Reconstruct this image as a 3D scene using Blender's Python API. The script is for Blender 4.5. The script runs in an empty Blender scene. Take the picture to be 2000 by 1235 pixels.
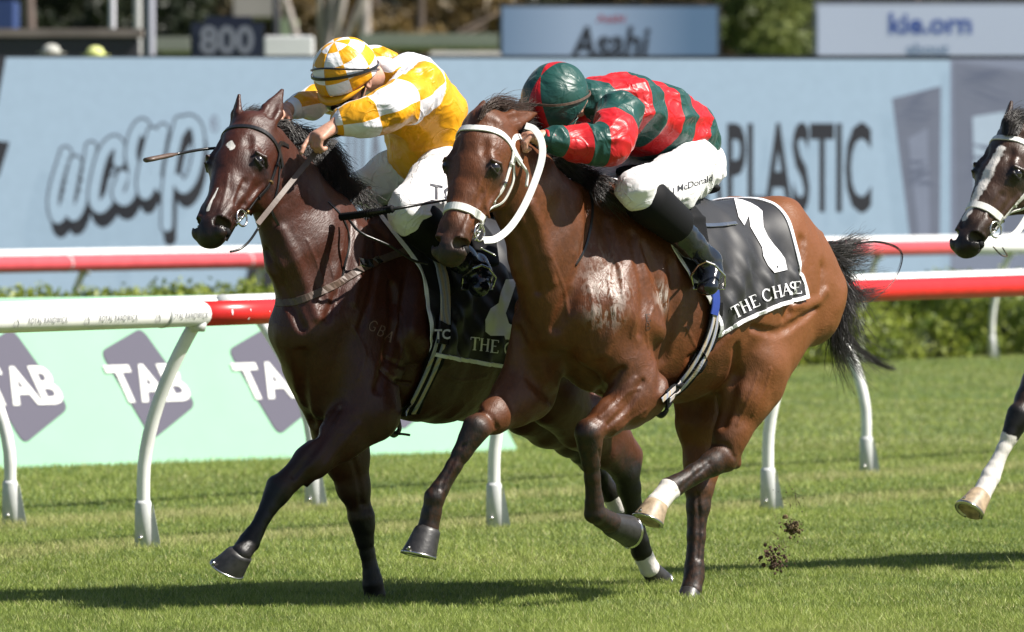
import bpy, bmesh, math, random
import numpy as np
from mathutils import Vector, Matrix

random.seed(7); RNG = np.random.default_rng(11)
R = math.radians
scene = bpy.context.scene
col = scene.collection

# ------------------------------------------------------------------ camera
FPX = 16667.0; CAM_H = 1.6; HORIZ = 386.0
PITCH = math.atan((617.5-HORIZ)/FPX)
cam_d = bpy.data.cameras.new('camera'); cam = bpy.data.objects.new('camera', cam_d); col.objects.link(cam)
cam_d.sensor_width = 36; cam_d.lens = 300; cam_d.clip_start = 1; cam_d.clip_end = 3000
cam.location = (0, 0, CAM_H); cam.rotation_euler = (R(90)-PITCH, 0, 0)
cam_d.dof.use_dof = True; cam_d.dof.focus_distance = 33.3; cam_d.dof.aperture_fstop = 6.7
scene.camera = cam
# ------------------------------------------------------------------ light
SUN = Vector((0.640, -0.130, 0.760)).normalized()
w = bpy.data.worlds.new('World'); scene.world = w; w.use_nodes = True
nt = w.node_tree; nt.nodes.clear()
sky = nt.nodes.new('ShaderNodeTexSky'); sky.sky_type = 'NISHITA'; sky.sun_disc = False
sky.sun_elevation = math.asin(SUN.z); sky.sun_rotation = math.atan2(SUN.x, SUN.y)
bg = nt.nodes.new('ShaderNodeBackground'); bg.inputs[1].default_value = 0.05
out = nt.nodes.new('ShaderNodeOutputWorld')
nt.links.new(sky.outputs[0], bg.inputs[0]); nt.links.new(bg.outputs[0], out.inputs[0])
sd = bpy.data.lights.new('sun', 'SUN'); sd.energy = 5.0; sd.angle = R(0.5); sd.color = (1, 0.95, 0.87)
so = bpy.data.objects.new('sun', sd); col.objects.link(so)
so.rotation_euler = SUN.to_track_quat('Z', 'Y').to_euler()
scene.view_settings.view_transform = 'Standard'; scene.view_settings.look = 'None'
scene.view_settings.gamma = 1; scene.view_settings.exposure = 0.9
scene.render.engine = 'CYCLES'

# ------------------------------------------------------------------ helpers
cP, sP = math.cos(PITCH), math.sin(PITCH)
def ray(u, v):
    """direction (y component 1-ish) of photo pixel u,v"""
    x = (np.asarray(u, float)-1000)/FPX; y = -(np.asarray(v, float)-617.5)/FPX
    return np.stack([x, cP+y*sP, -sP+y*cP], -1)
def at(u, v, d):
    r = ray(u, v); r = r/r[..., 1:2]*d if r.ndim > 1 else r/r[1]*d
    return r+np.array([0, 0, CAM_H])
def on_ground(u, v):
    r = ray(u, v); return r*(-CAM_H/r[2])+np.array([0, 0, CAM_H])

def tag(o, label=None, cat=None, group=None, kind=None):
    if label: o['label'] = label
    if cat: o['category'] = cat
    if group: o['group'] = group
    if kind: o['kind'] = kind
    return o
def empty(name, loc=(0, 0, 0), rz=0, parent=None):
    o = bpy.data.objects.new(name, None); col.objects.link(o); o.location = loc; o.rotation_euler = (0, 0, rz)
    o.empty_display_size = .1
    if parent: o.parent = parent
    return o
def mesh_obj(name, V, F, mat, parent=None, smooth=True, attrs=None, frame=None):
    me = bpy.data.meshes.new(name)
    V = np.asarray(V, np.float32)
    if isinstance(F, np.ndarray):
        n = F.shape[1]
        me.vertices.add(len(V)); me.vertices.foreach_set('co', V.ravel())
        me.loops.add(F.size); me.loops.foreach_set('vertex_index', F.astype(np.int32).ravel())
        me.polygons.add(len(F)); me.polygons.foreach_set('loop_start', np.arange(0, F.size, n, dtype=np.int32))
        me.polygons.foreach_set('loop_total', np.full(len(F), n, np.int32))
        me.update(calc_edges=True)
    else:
        me.from_pydata(V.tolist(), [], F)
    if smooth: me.polygons.foreach_set('use_smooth', np.ones(len(me.polygons), bool))
    if attrs:
        for k, a in attrs.items():
            at_ = me.attributes.new(k, 'FLOAT', 'POINT'); at_.data.foreach_set('value', np.asarray(a, np.float32))
    mats = mat if isinstance(mat, (list, tuple)) else [mat]
    for m_ in mats: me.materials.append(m_)
    me.update(); me.validate()
    o = bpy.data.objects.new(name, me); col.objects.link(o)
    if parent: o.parent = parent
    if frame is not None: o.matrix_world = frame
    return o
class MB:
    def __init__(s): s.v = []; s.f = []; s.flat = False
    def add(s, V, F):
        b = len(s.v); s.v += [tuple(map(float, p)) for p in V]; s.f += [tuple(int(i)+b for i in f) for f in F]; return s
    def box(s, c, d, rot=None, bev=0):
        bm = bmesh.new(); bmesh.ops.create_cube(bm, size=1)
        for q in bm.verts: q.co = Vector((q.co.x*d[0], q.co.y*d[1], q.co.z*d[2]))
        if bev: bmesh.ops.bevel(bm, geom=bm.edges[:], offset=bev, segments=2, affect='EDGES')
        bm.verts.ensure_lookup_table()
        V = [(rot @ q.co if rot else q.co)+Vector(c) for q in bm.verts]
        F = [[q.index for q in f.verts] for f in bm.faces]; bm.free(); return s.add(V, F)
    def tube(s, pts, rad, n=10, cap=True, flat=1.0, up=(0, 0, 1)):
        pts = [Vector(p) for p in pts]
        rad = rad if isinstance(rad, (list, tuple, np.ndarray)) else [rad]*len(pts)
        V = []; F = []
        T0 = None; side = None
        for i, p in enumerate(pts):
            t = (pts[min(i+1, len(pts)-1)]-pts[max(i-1, 0)])
            if t.length < 1e-9: t = Vector((0, 0, 1))
            t.normalize()
            if side is None:
                u0 = Vector(up); 
                if abs(u0.dot(t)) > .95: u0 = Vector((1, 0, 0))
                side = t.cross(u0).normalized()
            side = (side-t*side.dot(t)); side.normalize()
            b = side.cross(t)
            for k in range(n):
                a = 2*math.pi*k/n
                V.append(p+side*(math.cos(a)*rad[i])+b*(math.sin(a)*rad[i]*flat))
        for i in range(len(pts)-1):
            for k in range(n):
                k2 = (k+1) % n; F.append((i*n+k, i*n+k2, (i+1)*n+k2, (i+1)*n+k))
        if cap: F.append(tuple(range(n-1, -1, -1))); F.append(tuple((len(pts)-1)*n+k for k in range(n)))
        return s.add(V, F)
    def ribbon(s, pts, nrm, width, th=0.003):
        s.flat = True
        n = len(pts); V = []; F = []
        P = np.asarray(pts, float); N = np.asarray(nrm, float)
        T = np.gradient(P, axis=0); T /= np.linalg.norm(T, axis=1, keepdims=True)+1e-9
        S = np.cross(T, N); S /= np.linalg.norm(S, axis=1, keepdims=True)+1e-9
        N = np.cross(S, T); wd = np.broadcast_to(np.asarray(width, float), (n,))[:, None]/2
        for q in (P-S*wd+N*th*.6, P-S*wd*.9+N*th, P+S*wd*.9+N*th, P+S*wd+N*th*.6, P+S*wd, P-S*wd): V.append(q)
        V = np.stack(V, 1).reshape(-1, 3)
        for i in range(n-1):
            for k in range(6):
                k2 = (k+1) % 6; F.append((i*6+k, i*6+k2, (i+1)*6+k2, (i+1)*6+k))
        F.append(tuple(range(5, -1, -1))); F.append(tuple((n-1)*6+k for k in range(6)))
        return s.add(V, F)
    def sphere(s, c, r, n=16, m=10, rot=None):
        V = []; F = []; r = r if hasattr(r, '__len__') else (r, r, r)
        for i in range(m+1):
            th = math.pi*i/m
            for j in range(n):
                a = 2*math.pi*j/n
                q = Vector((math.sin(th)*math.cos(a)*r[0], math.sin(th)*math.sin(a)*r[1], math.cos(th)*r[2]))
                if rot: q = rot @ q
                V.append(q+Vector(c))
        for i in range(m):
            for j in range(n):
                j2 = (j+1) % n; F.append((i*n+j, (i+1)*n+j, (i+1)*n+j2, i*n+j2))
        return s.add(V, F)
    def build(s, name, mat, parent=None, smooth=True, frame=None):
        return mesh_obj(name, s.v, s.f, mat, parent, smooth and not s.flat, frame=frame)
def spline(pts, n=24):
    """Catmull-Rom through pts (list of k-vectors)"""
    P = np.asarray(pts, float)
    if len(P) == 2: 
        t = np.linspace(0, 1, n)[:, None]; return P[0]*(1-t)+P[1]*t
    Q = np.vstack([2*P[0]-P[1], P, 2*P[-1]-P[-2]]); out = []
    m = len(P)-1
    for t in np.linspace(0, m, n):
        i = min(int(t), m-1); f = t-i; a, b, c, d = Q[i], Q[i+1], Q[i+2], Q[i+3]
        out.append(.5*((2*b)+(-a+c)*f+(2*a-5*b+4*c-d)*f*f+(-a+3*b-3*c+d)*f**3))
    return np.array(out)

# ------------------------------------------------------------------ materials
def mat(name, base=(.5, .5, .5), rough=.6, metal=0, spec=.5, coat=0, sheen=0, sss=0, noise=None, bump=None, emis=None, trans=0):
    m = bpy.data.materials.new(name); m.use_nodes = True; t = m.node_tree; b = t.nodes['Principled BSDF']
    b.inputs['Base Color'].default_value = (*base, 1); b.inputs['Roughness'].default_value = rough
    b.inputs['Metallic'].default_value = metal; b.inputs['Specular IOR Level'].default_value = spec
    b.inputs['Coat Weight'].default_value = coat; b.inputs['Coat Roughness'].default_value = .15
    b.inputs['Sheen Weight'].default_value = sheen
    if sss: b.inputs['Subsurface Weight'].default_value = sss; b.inputs['Subsurface Radius'].default_value = (.02, .008, .004); b.inputs['Subsurface Scale'].default_value = .3
    tc = t.nodes.new('ShaderNodeTexCoord')
    if noise:   # (scale, amount, detail)
        n = t.nodes.new('ShaderNodeTexNoise'); n.inputs['Scale'].default_value = noise[0]; n.inputs['Detail'].default_value = 5
        t.links.new(tc.outputs['Object'], n.inputs['Vector'])
        mr = t.nodes.new('ShaderNodeMapRange'); mr.inputs[1].default_value = .3; mr.inputs[2].default_value = .7
        mr.inputs[3].default_value = 1-noise[1]; mr.inputs[4].default_value = 1+noise[1]
        t.links.new(n.outputs[0], mr.inputs[0])
        mx = t.nodes.new('ShaderNodeVectorMath'); mx.operation = 'SCALE'; mx.inputs[0].default_value = base
        t.links.new(mr.outputs[0], mx.inputs['Scale']); t.links.new(mx.outputs[0], b.inputs['Base Color'])
    if bump:    # (scale, strength, distance)
        n = t.nodes.new('ShaderNodeTexNoise'); n.inputs['Scale'].default_value = bump[0]; n.inputs['Detail'].default_value = 4
        t.links.new(tc.outputs['Object'], n.inputs['Vector'])
        bp = t.nodes.new('ShaderNodeBump'); bp.inputs['Strength'].default_value = bump[1]; bp.inputs['Distance'].default_value = bump[2]
        t.links.new(n.outputs[0], bp.inputs['Height']); t.links.new(bp.outputs[0], b.inputs['Normal'])
    if emis: b.inputs['Emission Color'].default_value = (*emis[0], 1); b.inputs['Emission Strength'].default_value = emis[1]
    return m
class NT:
    """tiny node-graph helper"""
    def __init__(s, m): s.t = m.node_tree; s.b = s.t.nodes['Principled BSDF']
    def n(s, k, **kw):
        q = s.t.nodes.new(k)
        for a, v_ in kw.items():
            if a.startswith('i'): q.inputs[int(a[1:])].default_value = v_
            else: setattr(q, a, v_)
        return q
    def l(s, a, b): s.t.links.new(a, b)
    def math(s, op, a, b=None, c=None):
        q = s.t.nodes.new('ShaderNodeMath'); q.operation = op
        for i, x in enumerate((a, b, c)):
            if x is None: continue
            if isinstance(x, (int, float)): q.inputs[i].default_value = x
            else: s.l(x, q.inputs[i])
        return q.outputs[0]
    def mix(s, f, a, b):
        q = s.t.nodes.new('ShaderNodeMix'); q.data_type = 'RGBA'
        for i, x in ((0, f), (6, a), (7, b)):
            if isinstance(x, (int, float)): q.inputs[i].default_value = x
            elif isinstance(x, tuple): q.inputs[i].default_value = (*x, 1)
            else: s.l(x, q.inputs[i])
        return q.outputs[2]
    def attr(s, name):
        q = s.t.nodes.new('ShaderNodeAttribute'); q.attribute_name = name; return q.outputs['Fac']
    def coord(s): 
        return s.t.nodes.new('ShaderNodeTexCoord').outputs['Object']
    def noise(s, scale, detail=4, vec=None, rough=.5, dist=0):
        q = s.t.nodes.new('ShaderNodeTexNoise'); q.inputs['Scale'].default_value = scale; q.inputs['Detail'].default_value = detail
        q.inputs['Roughness'].default_value = rough; q.inputs['Distortion'].default_value = dist
        s.l(vec if vec is not None else s.coord(), q.inputs['Vector']); return q.outputs[0]
    def rng(s, x, a, b, c=0., d=1.):
        q = s.t.nodes.new('ShaderNodeMapRange')
        for i, v_ in zip((1, 2, 3, 4), (a, b, c, d)): q.inputs[i].default_value = v_
        s.l(x, q.inputs[0]); return q.outputs[0]
    def bump(s, h, strength, dist, prev=None):
        q = s.t.nodes.new('ShaderNodeBump'); q.inputs['Strength'].default_value = strength; q.inputs['Distance'].default_value = dist
        s.l(h, q.inputs['Height'])
        if prev is not None: s.l(prev, q.inputs['Normal'])
        return q.outputs[0]
M = {}
M['white_paint'] = mat('white_paint', (.76, .76, .74), .38, noise=(9, .09), bump=(30, .1, .002))
M['red_paint'] = mat('red_paint', (.60, .018, .018), .35, noise=(8, .12))
M['far_red'] = mat('far_red', (.60, .085, .10), .35, noise=(6, .1))
M['grey_plastic'] = mat('grey_plastic', (.55, .56, .56), .5, noise=(20, .08))
M['mark_grey'] = mat('mark_grey', (.24, .24, .27), .6)
M['black_leather'] = mat('black_leather', (.012, .012, .013), .28, bump=(220, .2, .001))
M['brown_leather'] = mat('brown_leather', (.10, .065, .05), .45, bump=(220, .2, .001), noise=(60, .2))
M['white_leather'] = mat('white_leather', (.72, .71, .68), .45, bump=(160, .2, .001), noise=(40, .05))
M['steel'] = mat('steel', (.62, .60, .57), .22, metal=1)
M['brass'] = mat('brass', (.75, .52, .22), .28, metal=1)
M['hoof'] = mat('hoof', (.026, .024, .024), .42, noise=(40, .4), bump=(90, .4, .002))
M['hoof_tan'] = mat('hoof_tan', (.30, .225, .145), .5, noise=(30, .45), bump=(90, .4, .002))
M['eye'] = mat('eye', (.008, .005, .004), .06, coat=1)
M['hair'] = mat('hair', (.016, .012, .011), .38, spec=.6)
M['hair_brown'] = mat('hair_brown', (.045, .026, .018), .42, spec=.5)
M['skin'] = mat('skin', (.50, .27, .19), .5, sss=.2, noise=(60, .15), bump=(150, .3, .001))
M['glass_dark'] = mat('glass_dark', (.01, .01, .012), .08, coat=1)
M['black_cloth'] = mat('black_cloth', (.020, .020, .022), .55, bump=(400, .3, .0006), sheen=.1)
M['matte_black'] = mat('matte_black', (.006, .006, .007), .7, spec=.15)
M['white_cloth'] = mat('white_cloth', (.78, .77, .80), .6, bump=(300, .2, .0006))
# ------------------------------------------------------------------ ground, grass, rails, boards
def ground_mat():
    m = mat('turf', (.07, .11, .02), .9); g = NT(m); v = g.coord()
    n1 = g.noise(.25, 4, v); n2 = g.noise(3, 5, v)
    c = g.mix(g.rng(n2, .3, .7), (.045, .085, .012), (.10, .15, .03))
    c = g.mix(g.rng(n1, .45, .65), c, (.14, .16, .045))
    g.l(c, g.b.inputs['Base Color']); g.l(g.bump(g.noise(60, 3, v), .8, .02), g.b.inputs['Normal'])
    return m
b = MB(); b.add([(-500, -60, 0), (500, -60, 0), (500, 900, 0), (-500, 900, 0)], [(0, 1, 2, 3)])
tag(b.build('ground', ground_mat(), smooth=False), kind='structure')

def vnoise(x, y, s, seed=0):
    """cheap smooth value noise on numpy arrays"""
    x = x*s; y = y*s; xi = np.floor(x).astype(int); yi = np.floor(y).astype(int); fx = x-xi; fy = y-yi
    fx = fx*fx*(3-2*fx); fy = fy*fy*(3-2*fy)
    h = lambda a, b_: (np.sin(a*127.1+b_*311.7+seed*17.3)*43758.5453) % 1
    return (h(xi, yi)*(1-fx)+h(xi+1, yi)*fx)*(1-fy)+(h(xi, yi+1)*(1-fx)+h(xi+1, yi+1)*fx)*fy
RAILD = np.array([.515, .857])
def grass():
    xs, ys, ss = [], [], []
    for (y0, y1, dens, sc) in ((30.6, 33, 9000, .85), (33, 37, 6000, 1), (37, 44, 3200, 1.15), (44, 55, 1500, 1.5), (55, 90, 330, 2.6)):
        area = (y1-y0)*(.073*(y0+y1)+1.6); n = int(area*dens)
        y = RNG.uniform(y0, y1, n); x = RNG.uniform(-1, 1, n)*(.073*y+.8)
        xs.append(x); ys.append(y); ss.append(np.full(n, sc))
    x = np.concatenate(xs); y = np.concatenate(ys); s = np.concatenate(ss); n = len(x)
    # distance across the rail line: the strip by the rails is drier and longer
    q = (x+1.69)*RAILD[1]-(y-39.0)*RAILD[0]
    patch = np.clip(.5+1.6*(vnoise(x, y, .9, 1)*.35+vnoise(x, y, 3.1, 2)*.3+vnoise(x, y*.6, 11, 3)*.35-.5), 0, 1)
    dry = np.exp(-((q+.1)/.28)**2)*.8+np.exp(-((q+1.95)/.3)**2)*.8
    h = RNG.uniform(.010, .026, n)*(.7+.7*patch)*np.where(s > 1.2, 1.15, 1)+.012*(dry > .3)
    h *= np.where(RNG.random(n) < .03, 1.5, 1)
    wd = RNG.uniform(.0012, .0028, n)*s
    a = RNG.uniform(0, 2*math.pi, n); ln = RNG.uniform(.1, 1.5, n)*h; la = RNG.uniform(0, 2*math.pi, n)
    dx = np.cos(a)*wd; dy = np.sin(a)*wd
    tip = np.stack([x+np.cos(la)*ln, y+np.sin(la)*ln, h], 1)
    V = np.empty((n, 3, 3), np.float32)
    V[:, 0] = np.stack([x-dx, y-dy, 0*x-.002], 1); V[:, 1] = np.stack([x+dx, y+dy, 0*x-.002], 1); V[:, 2] = tip
    F = np.arange(n*3).reshape(n, 3)
    shade = np.clip(.55*patch+.75*RNG.random(n)**1.4-.08, 0, 1); dr = np.clip(dry*RNG.random(n)*1.3+(RNG.random(n) < .055)*.9+.25*np.clip(vnoise(x, y, 1.7, 5)-.55, 0, 1), 0, 1)
    m = mat('grass_blade', (.08, .14, .02), .5, spec=.3); g = NT(m)
    c = g.mix(g.attr('shade'), (.088, .138, .018), (.38, .45, .110)); c = g.mix(g.attr('dry'), c, (.55, .50, .24))
    g.l(c, g.b.inputs['Base Color'])
    tr = g.n('ShaderNodeBsdfTranslucent'); g.l(c, tr.inputs[0]); ms = g.n('ShaderNodeMixShader'); ms.inputs[0].default_value = .35
    g.l(g.b.outputs[0], ms.inputs[1]); g.l(tr.outputs[0], ms.inputs[2]); g.l(ms.outputs[0], g.t.nodes['Material Output'].inputs[0])
    o = mesh_obj('grass', V.reshape(-1, 3), F, m, smooth=False, attrs={'shade': np.repeat(shade, 3), 'dry': np.repeat(dr, 3)})
    tag(o, 'short mown green turf grass with drier yellow strips under the rails', 'grass', kind='stuff')
grass()

# ---- running rails
def gooseneck(base, top, parent, lean_sign=1):
    """curved rail leg: straight stub rising, then bending over to the rail"""
    b_ = Vector((*base, 0)); t_ = Vector(top); off = Vector((t_.x-b_.x, t_.y-b_.y, 0)); H = t_.z
    pts = []
    for k in range(15):
        f = k/14; z = H*f; s_ = max(0, (f-.30)/.70); pts.append(b_+off*(s_**1.75)-off*.10*math.sin(math.pi*min(f*1.1, 1))*0+Vector((0, 0, z)))
    m = MB(); m.tube(pts, .031, 14); leg = m.build('post', M['white_paint'], parent)
    s = MB(); s.tube([b_+Vector((0, 0, -.05)), b_+Vector((0, 0, .20)), b_+Vector((0, 0, .215))], [.041, .039, .034], 14)
    s.build('post_sleeve', M['grey_plastic'], leg)
    s = MB(); side = Vector((.035, -.02, 0)); d = Vector((.045, -.01, 0))
    s.add([b_+d+Vector((0, -.006, .2)), b_+d*1.9+Vector((0, -.006, -.02)), b_+d*.6+Vector((0, -.006, -.02)), b_+d+Vector((0, .006, .2)), b_+d*1.9+Vector((0, .006, -.02)), b_+d*.6+Vector((0, .006, -.02))],
          [(0, 2, 1), (3, 4, 5), (0, 1, 4, 3), (1, 2, 5, 4), (2, 0, 3, 5)])
    s.build('stake', M['grey_plastic'], leg, smooth=False)
    s = MB(); s.sphere(b_+Vector((-.012, -.042, .045)), .011, 8, 6); s.build('bolt', M['steel'], leg)
def beam(name, parent, p0, p1, mt, r=.064, flat=.92):
    m = MB(); p0 = Vector(p0); p1 = Vector(p1)
    m.tube([p0.lerp(p1, k/4) for k in range(5)], r, 20, True, flat); return m.build(name, mt, parent)
def rail_line(u0, v0, d0, u1, v1, d1):
    A = at(u0, v0, d0); B = at(u1, v1, d1); return lambda t: A+(B-A)*t
# near rail (rail beam in front of its posts)
NA = [np.array(on_ground(280, 1070)[:2]), np.array(on_ground(965, 1030)[:2]), np.array(on_ground(1500, 996)[:2])]
st = (NA[2]-NA[0])/2
NAall = [NA[0]-st*2, NA[0]-st, *NA, NA[2]+st, NA[2]+st*2, NA[2]+st*3]
near = empty('running_rail', (float(NA[0][0]), float(NA[0][1]), 0))
tag(near, 'near white and red running rail printed with small grey lettering at its left end', 'rail')
near_in = empty('x'); col.objects.unlink(near_in); bpy.data.objects.remove(near_in)
def place(o, parent):  # keep world placement under a parent empty
    o.parent = parent; o.matrix_parent_inverse = parent.matrix_world.inverted()
perp = np.array([RAILD[1], -RAILD[0]])
def lin(u, uA, vA, uB, vB): return vA+(vB-vA)*(u-uA)/(uB-uA)
def build_rail(root, posts, offs, zf, segs, r, extra=None):
    bpy.context.view_layer.update()
    line = [np.array(p)+offs for p in posts]
    P = lambda s_: np.array([*(line[0]+(line[-1]-line[0])*s_), 0.])
    for q, p in zip(posts, line):
        z = zf(p)
        before = set(bpy.data.objects)
        gooseneck(q, (p[0], p[1], z-.03), None)
        for o in set(bpy.data.objects)-before:
            if o.parent is None: place(o, root)
    for a, b_, mt in segs:
        A = P(a); B = P(b_); A[2] = zf(A[:2]); B[2] = zf(B[:2])
        place(beam('rail_beam', None, A, B, mt, r), root)
    for p in line:
        z = zf(p); d_ = RAILD; a = Vector((p[0]-d_[0]*.30, p[1]-d_[1]*.30, 0)); b__ = Vector((p[0]-d_[0]*.285, p[1]-d_[1]*.285, 0)); a.z = zf(a[:2]); b__.z = zf(b__[:2])
        m = MB(); m.tube([a, b__], r*1.035, 20, True, .93); place(m.build('joint', M['grey_plastic'], None), root)
        m = MB(); m.tube([(p[0], p[1], z-r*1.3), (p[0], p[1], z-r*.5)], [.036, .05], 12); place(m.build('bracket', M['grey_plastic'], None), root)
    return P
# fraction along the line for a given photo column
def frac_at(line0, line1, u):
    d = line1-line0; k = (u-1000)/FPX
    return (k*line0[1]-line0[0])/(d[0]-k*d[1])
offN = perp*.24+RAILD*.08
def zN(p):   # rail centre height so that it follows the photographed line
    u = 1000+p[0]/p[1]*FPX; v = lin(u, 0, 626, 385, 613.5) if u < 385 else lin(u, 385, 613.5, 1850, 563); return at(u, v, p[1])[2]
l0 = NAall[0]+offN; l1 = NAall[-1]+offN
fa = lambda u: frac_at(l0, l1, u)
PN = build_rail(near, NAall, offN, zN, [(0, fa(392), M['white_paint']), (fa(392), fa(800), M['red_paint']), (fa(800), fa(1100), M['white_paint']), (fa(1100), 1, M['red_paint'])], .062)
# second rail, leaning the other way
NB = [np.array(on_ground(20, 1025)[:2]), np.array(on_ground(610, 992)[:2])]; NB4 = np.array(on_ground(1692, 926)[:2])
stB = (NB4-NB[0])/3
NBall = [NB[0]-stB, *[NB[0]+stB*k for k in range(6)]]; NBall[2] = NB[1]
rail2 = empty('running_rail', (float(NB[0][0]), float(NB[0][1]), 0))
tag(rail2, 'second plain white running rail just behind the near one, posts leaning the other way', 'rail')
offB = -perp*.36
def zB(p):
    u = 1000+p[0]/p[1]*FPX; v = lin(u, 0, 612, 2000, 543); return at(u, v, p[1])[2]
PB = build_rail(rail2, NBall, offB, zB, [(0, 1, M['white_paint'])], .06)
# far rail in front of the hedge
F0 = np.array(on_ground(1937, 700)[:2]); F1 = np.array(on_ground(1615, 712)[:2]); stF = RAILD*2.75
NFall = [F0+stF*k for k in range(-9, 3)]
rail3 = empty('running_rail', (float(F0[0]), float(F0[1]), 0))
tag(rail3, 'far running rail along the hedge, mostly red with a white stretch at the right', 'rail')
offF = perp*.22
def zF(p):
    u = 1000+p[0]/p[1]*FPX; v = lin(u, 0, 517, 2000, 481); return at(u, v, p[1])[2]
lf0 = NFall[0]+offF; lf1 = NFall[-1]+offF
fw = frac_at(lf0, lf1, 1885)
build_rail(rail3, NFall, offF, zF, [(0, fw, M['far_red']), (fw, 1, M['white_paint'])], .078)

A_ = np.array([*(NFall[0]+offF-perp*.17), 0.]); B_ = np.array([*(NFall[-1]+offF-perp*.17), 0.]); A_[2] = zF(A_[:2])+.065; B_[2] = zF(B_[:2])+.065
place(beam('top_beam', None, A_, B_, M['white_paint'], .06), rail3)
# ---- text helper
def text_mesh(txt, bold=0.0, xs=1.0, spacing=1.0, res=3):
    c = bpy.data.curves.new('t', 'FONT'); c.body = txt; c.size = 1; c.offset = bold; c.resolution_u = res
    c.space_character = spacing; c.align_x = 'CENTER'; c.align_y = 'CENTER'; c.fill_mode = 'FRONT'
    o = bpy.data.objects.new('t', c); col.objects.link(o)
    bpy.context.view_layer.update()
    me = bpy.data.meshes.new_from_object(o.evaluated_get(bpy.context.evaluated_depsgraph_get()))
    V = np.array([(q.co.x*xs, q.co.y) for q in me.vertices]); F = [tuple(p.vertices) for p in me.polygons]
    bpy.data.objects.remove(o); bpy.data.curves.remove(c); bpy.data.meshes.remove(me)
    # centre and normalise to height 1
    lo = V.min(0); hi = V.max(0); V = (V-(lo+hi)/2); sc = 1/(hi[1]-lo[1]); return V*sc, F
def subdivide2d(V, F, maxlen):
    bm = bmesh.new(); vs = [bm.verts.new((p[0], p[1], 0)) for p in V]
    for f in F:
        try: bm.faces.new([vs[i] for i in f])
        except ValueError: pass
    bmesh.ops.triangulate(bm, faces=bm.faces[:])
    for _ in range(6):
        es = [e for e in bm.edges if e.calc_length() > maxlen]
        if not es: break
        bmesh.ops.subdivide_edges(bm, edges=es, cuts=1); bmesh.ops.triangulate(bm, faces=[f for f in bm.faces if len(f.verts) > 3])
    bm.verts.ensure_lookup_table(); V2 = np.array([(q.co.x, q.co.y) for q in bm.verts]); F2 = [tuple(q.index for q in f.verts) for f in bm.faces]; bm.free()
    return V2, F2

# rail lettering (wraps on the beam)
def rail_text():
    mb = MB(); d3 = PN(1)-PN(0); d3 = d3/np.linalg.norm(d3)
    def put(V, F, uc, size, dz=0, nm_='lettering'):
        for _ in (0,):
            f = fa(uc); c = PN(f); c[2] = zN(c[:2])
            out_ = []
            for x, y in V:
                th = (y*size+dz)/.0625; nrm = np.array([-0.0, 0, 0.]); side = np.array([d3[1], -d3[0], 0])
                p = c+d3*(x*size)+(side*math.cos(th)+np.array([0, 0, 1])*math.sin(th)*.93)*.0640
                # beam slope
                p[2] += (zN((c+d3*.5)[:2])-c[2])/.5*(x*size); out_.append(p)
            mb = MB(); mb.add(out_, F); place(mb.build(nm_, M['white_cloth'] if nm_ == 'scuff' else M['mark_grey'], None, smooth=False), near)
    T = text_mesh('ROYAL RANDWICK', .006, .68, 1.25); T = subdivide2d(*T, .35)
    for uc in (72, 210, 348): put(*T, uc, .030, -.004)
    for uc, x0, y0, w2, h2 in ((432, 0, .2, .22, .55), (468, 0, .5, .14, .2), (466, 0, -1.1, .2, .25), (505, 0, .1, .1, .1)):
        a_ = np.linspace(0, 6.283, 11)[:-1]; Vs = np.array([(x0+math.cos(t)*w2*(1+.3*math.sin(3*t)), y0+math.sin(t)*h2) for t in a_]); put(Vs, [tuple(range(10))], uc, .028, 0, 'scuff')
    for uc in (10, 148, 287):   # drawn emblem: a looped ribbon over a round base
        ring = [(math.cos(a)*.5, math.sin(a)*.62-.35) for a in np.linspace(0, 2*math.pi, 17)]
        r2 = [(-.35, 0), (-.25, .8), (.25, .95), (.3, .4), (.55, -.4), (.7, -.9)]
        r3 = [(0, .1), (0, -.9)]
        for pl in (ring, r2, r3):
            V = []; F = []
            for i, (x, y) in enumerate(pl): V += [(x-.04, y), (x+.04, y+.03)]
            F = [(2*i, 2*i+1, 2*i+3, 2*i+2) for i in range(len(pl)-1)]
            put(np.array(V), F, uc, .034, -.006, 'emblem')
bpy.context.view_layer.update()
rail_text()

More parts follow.
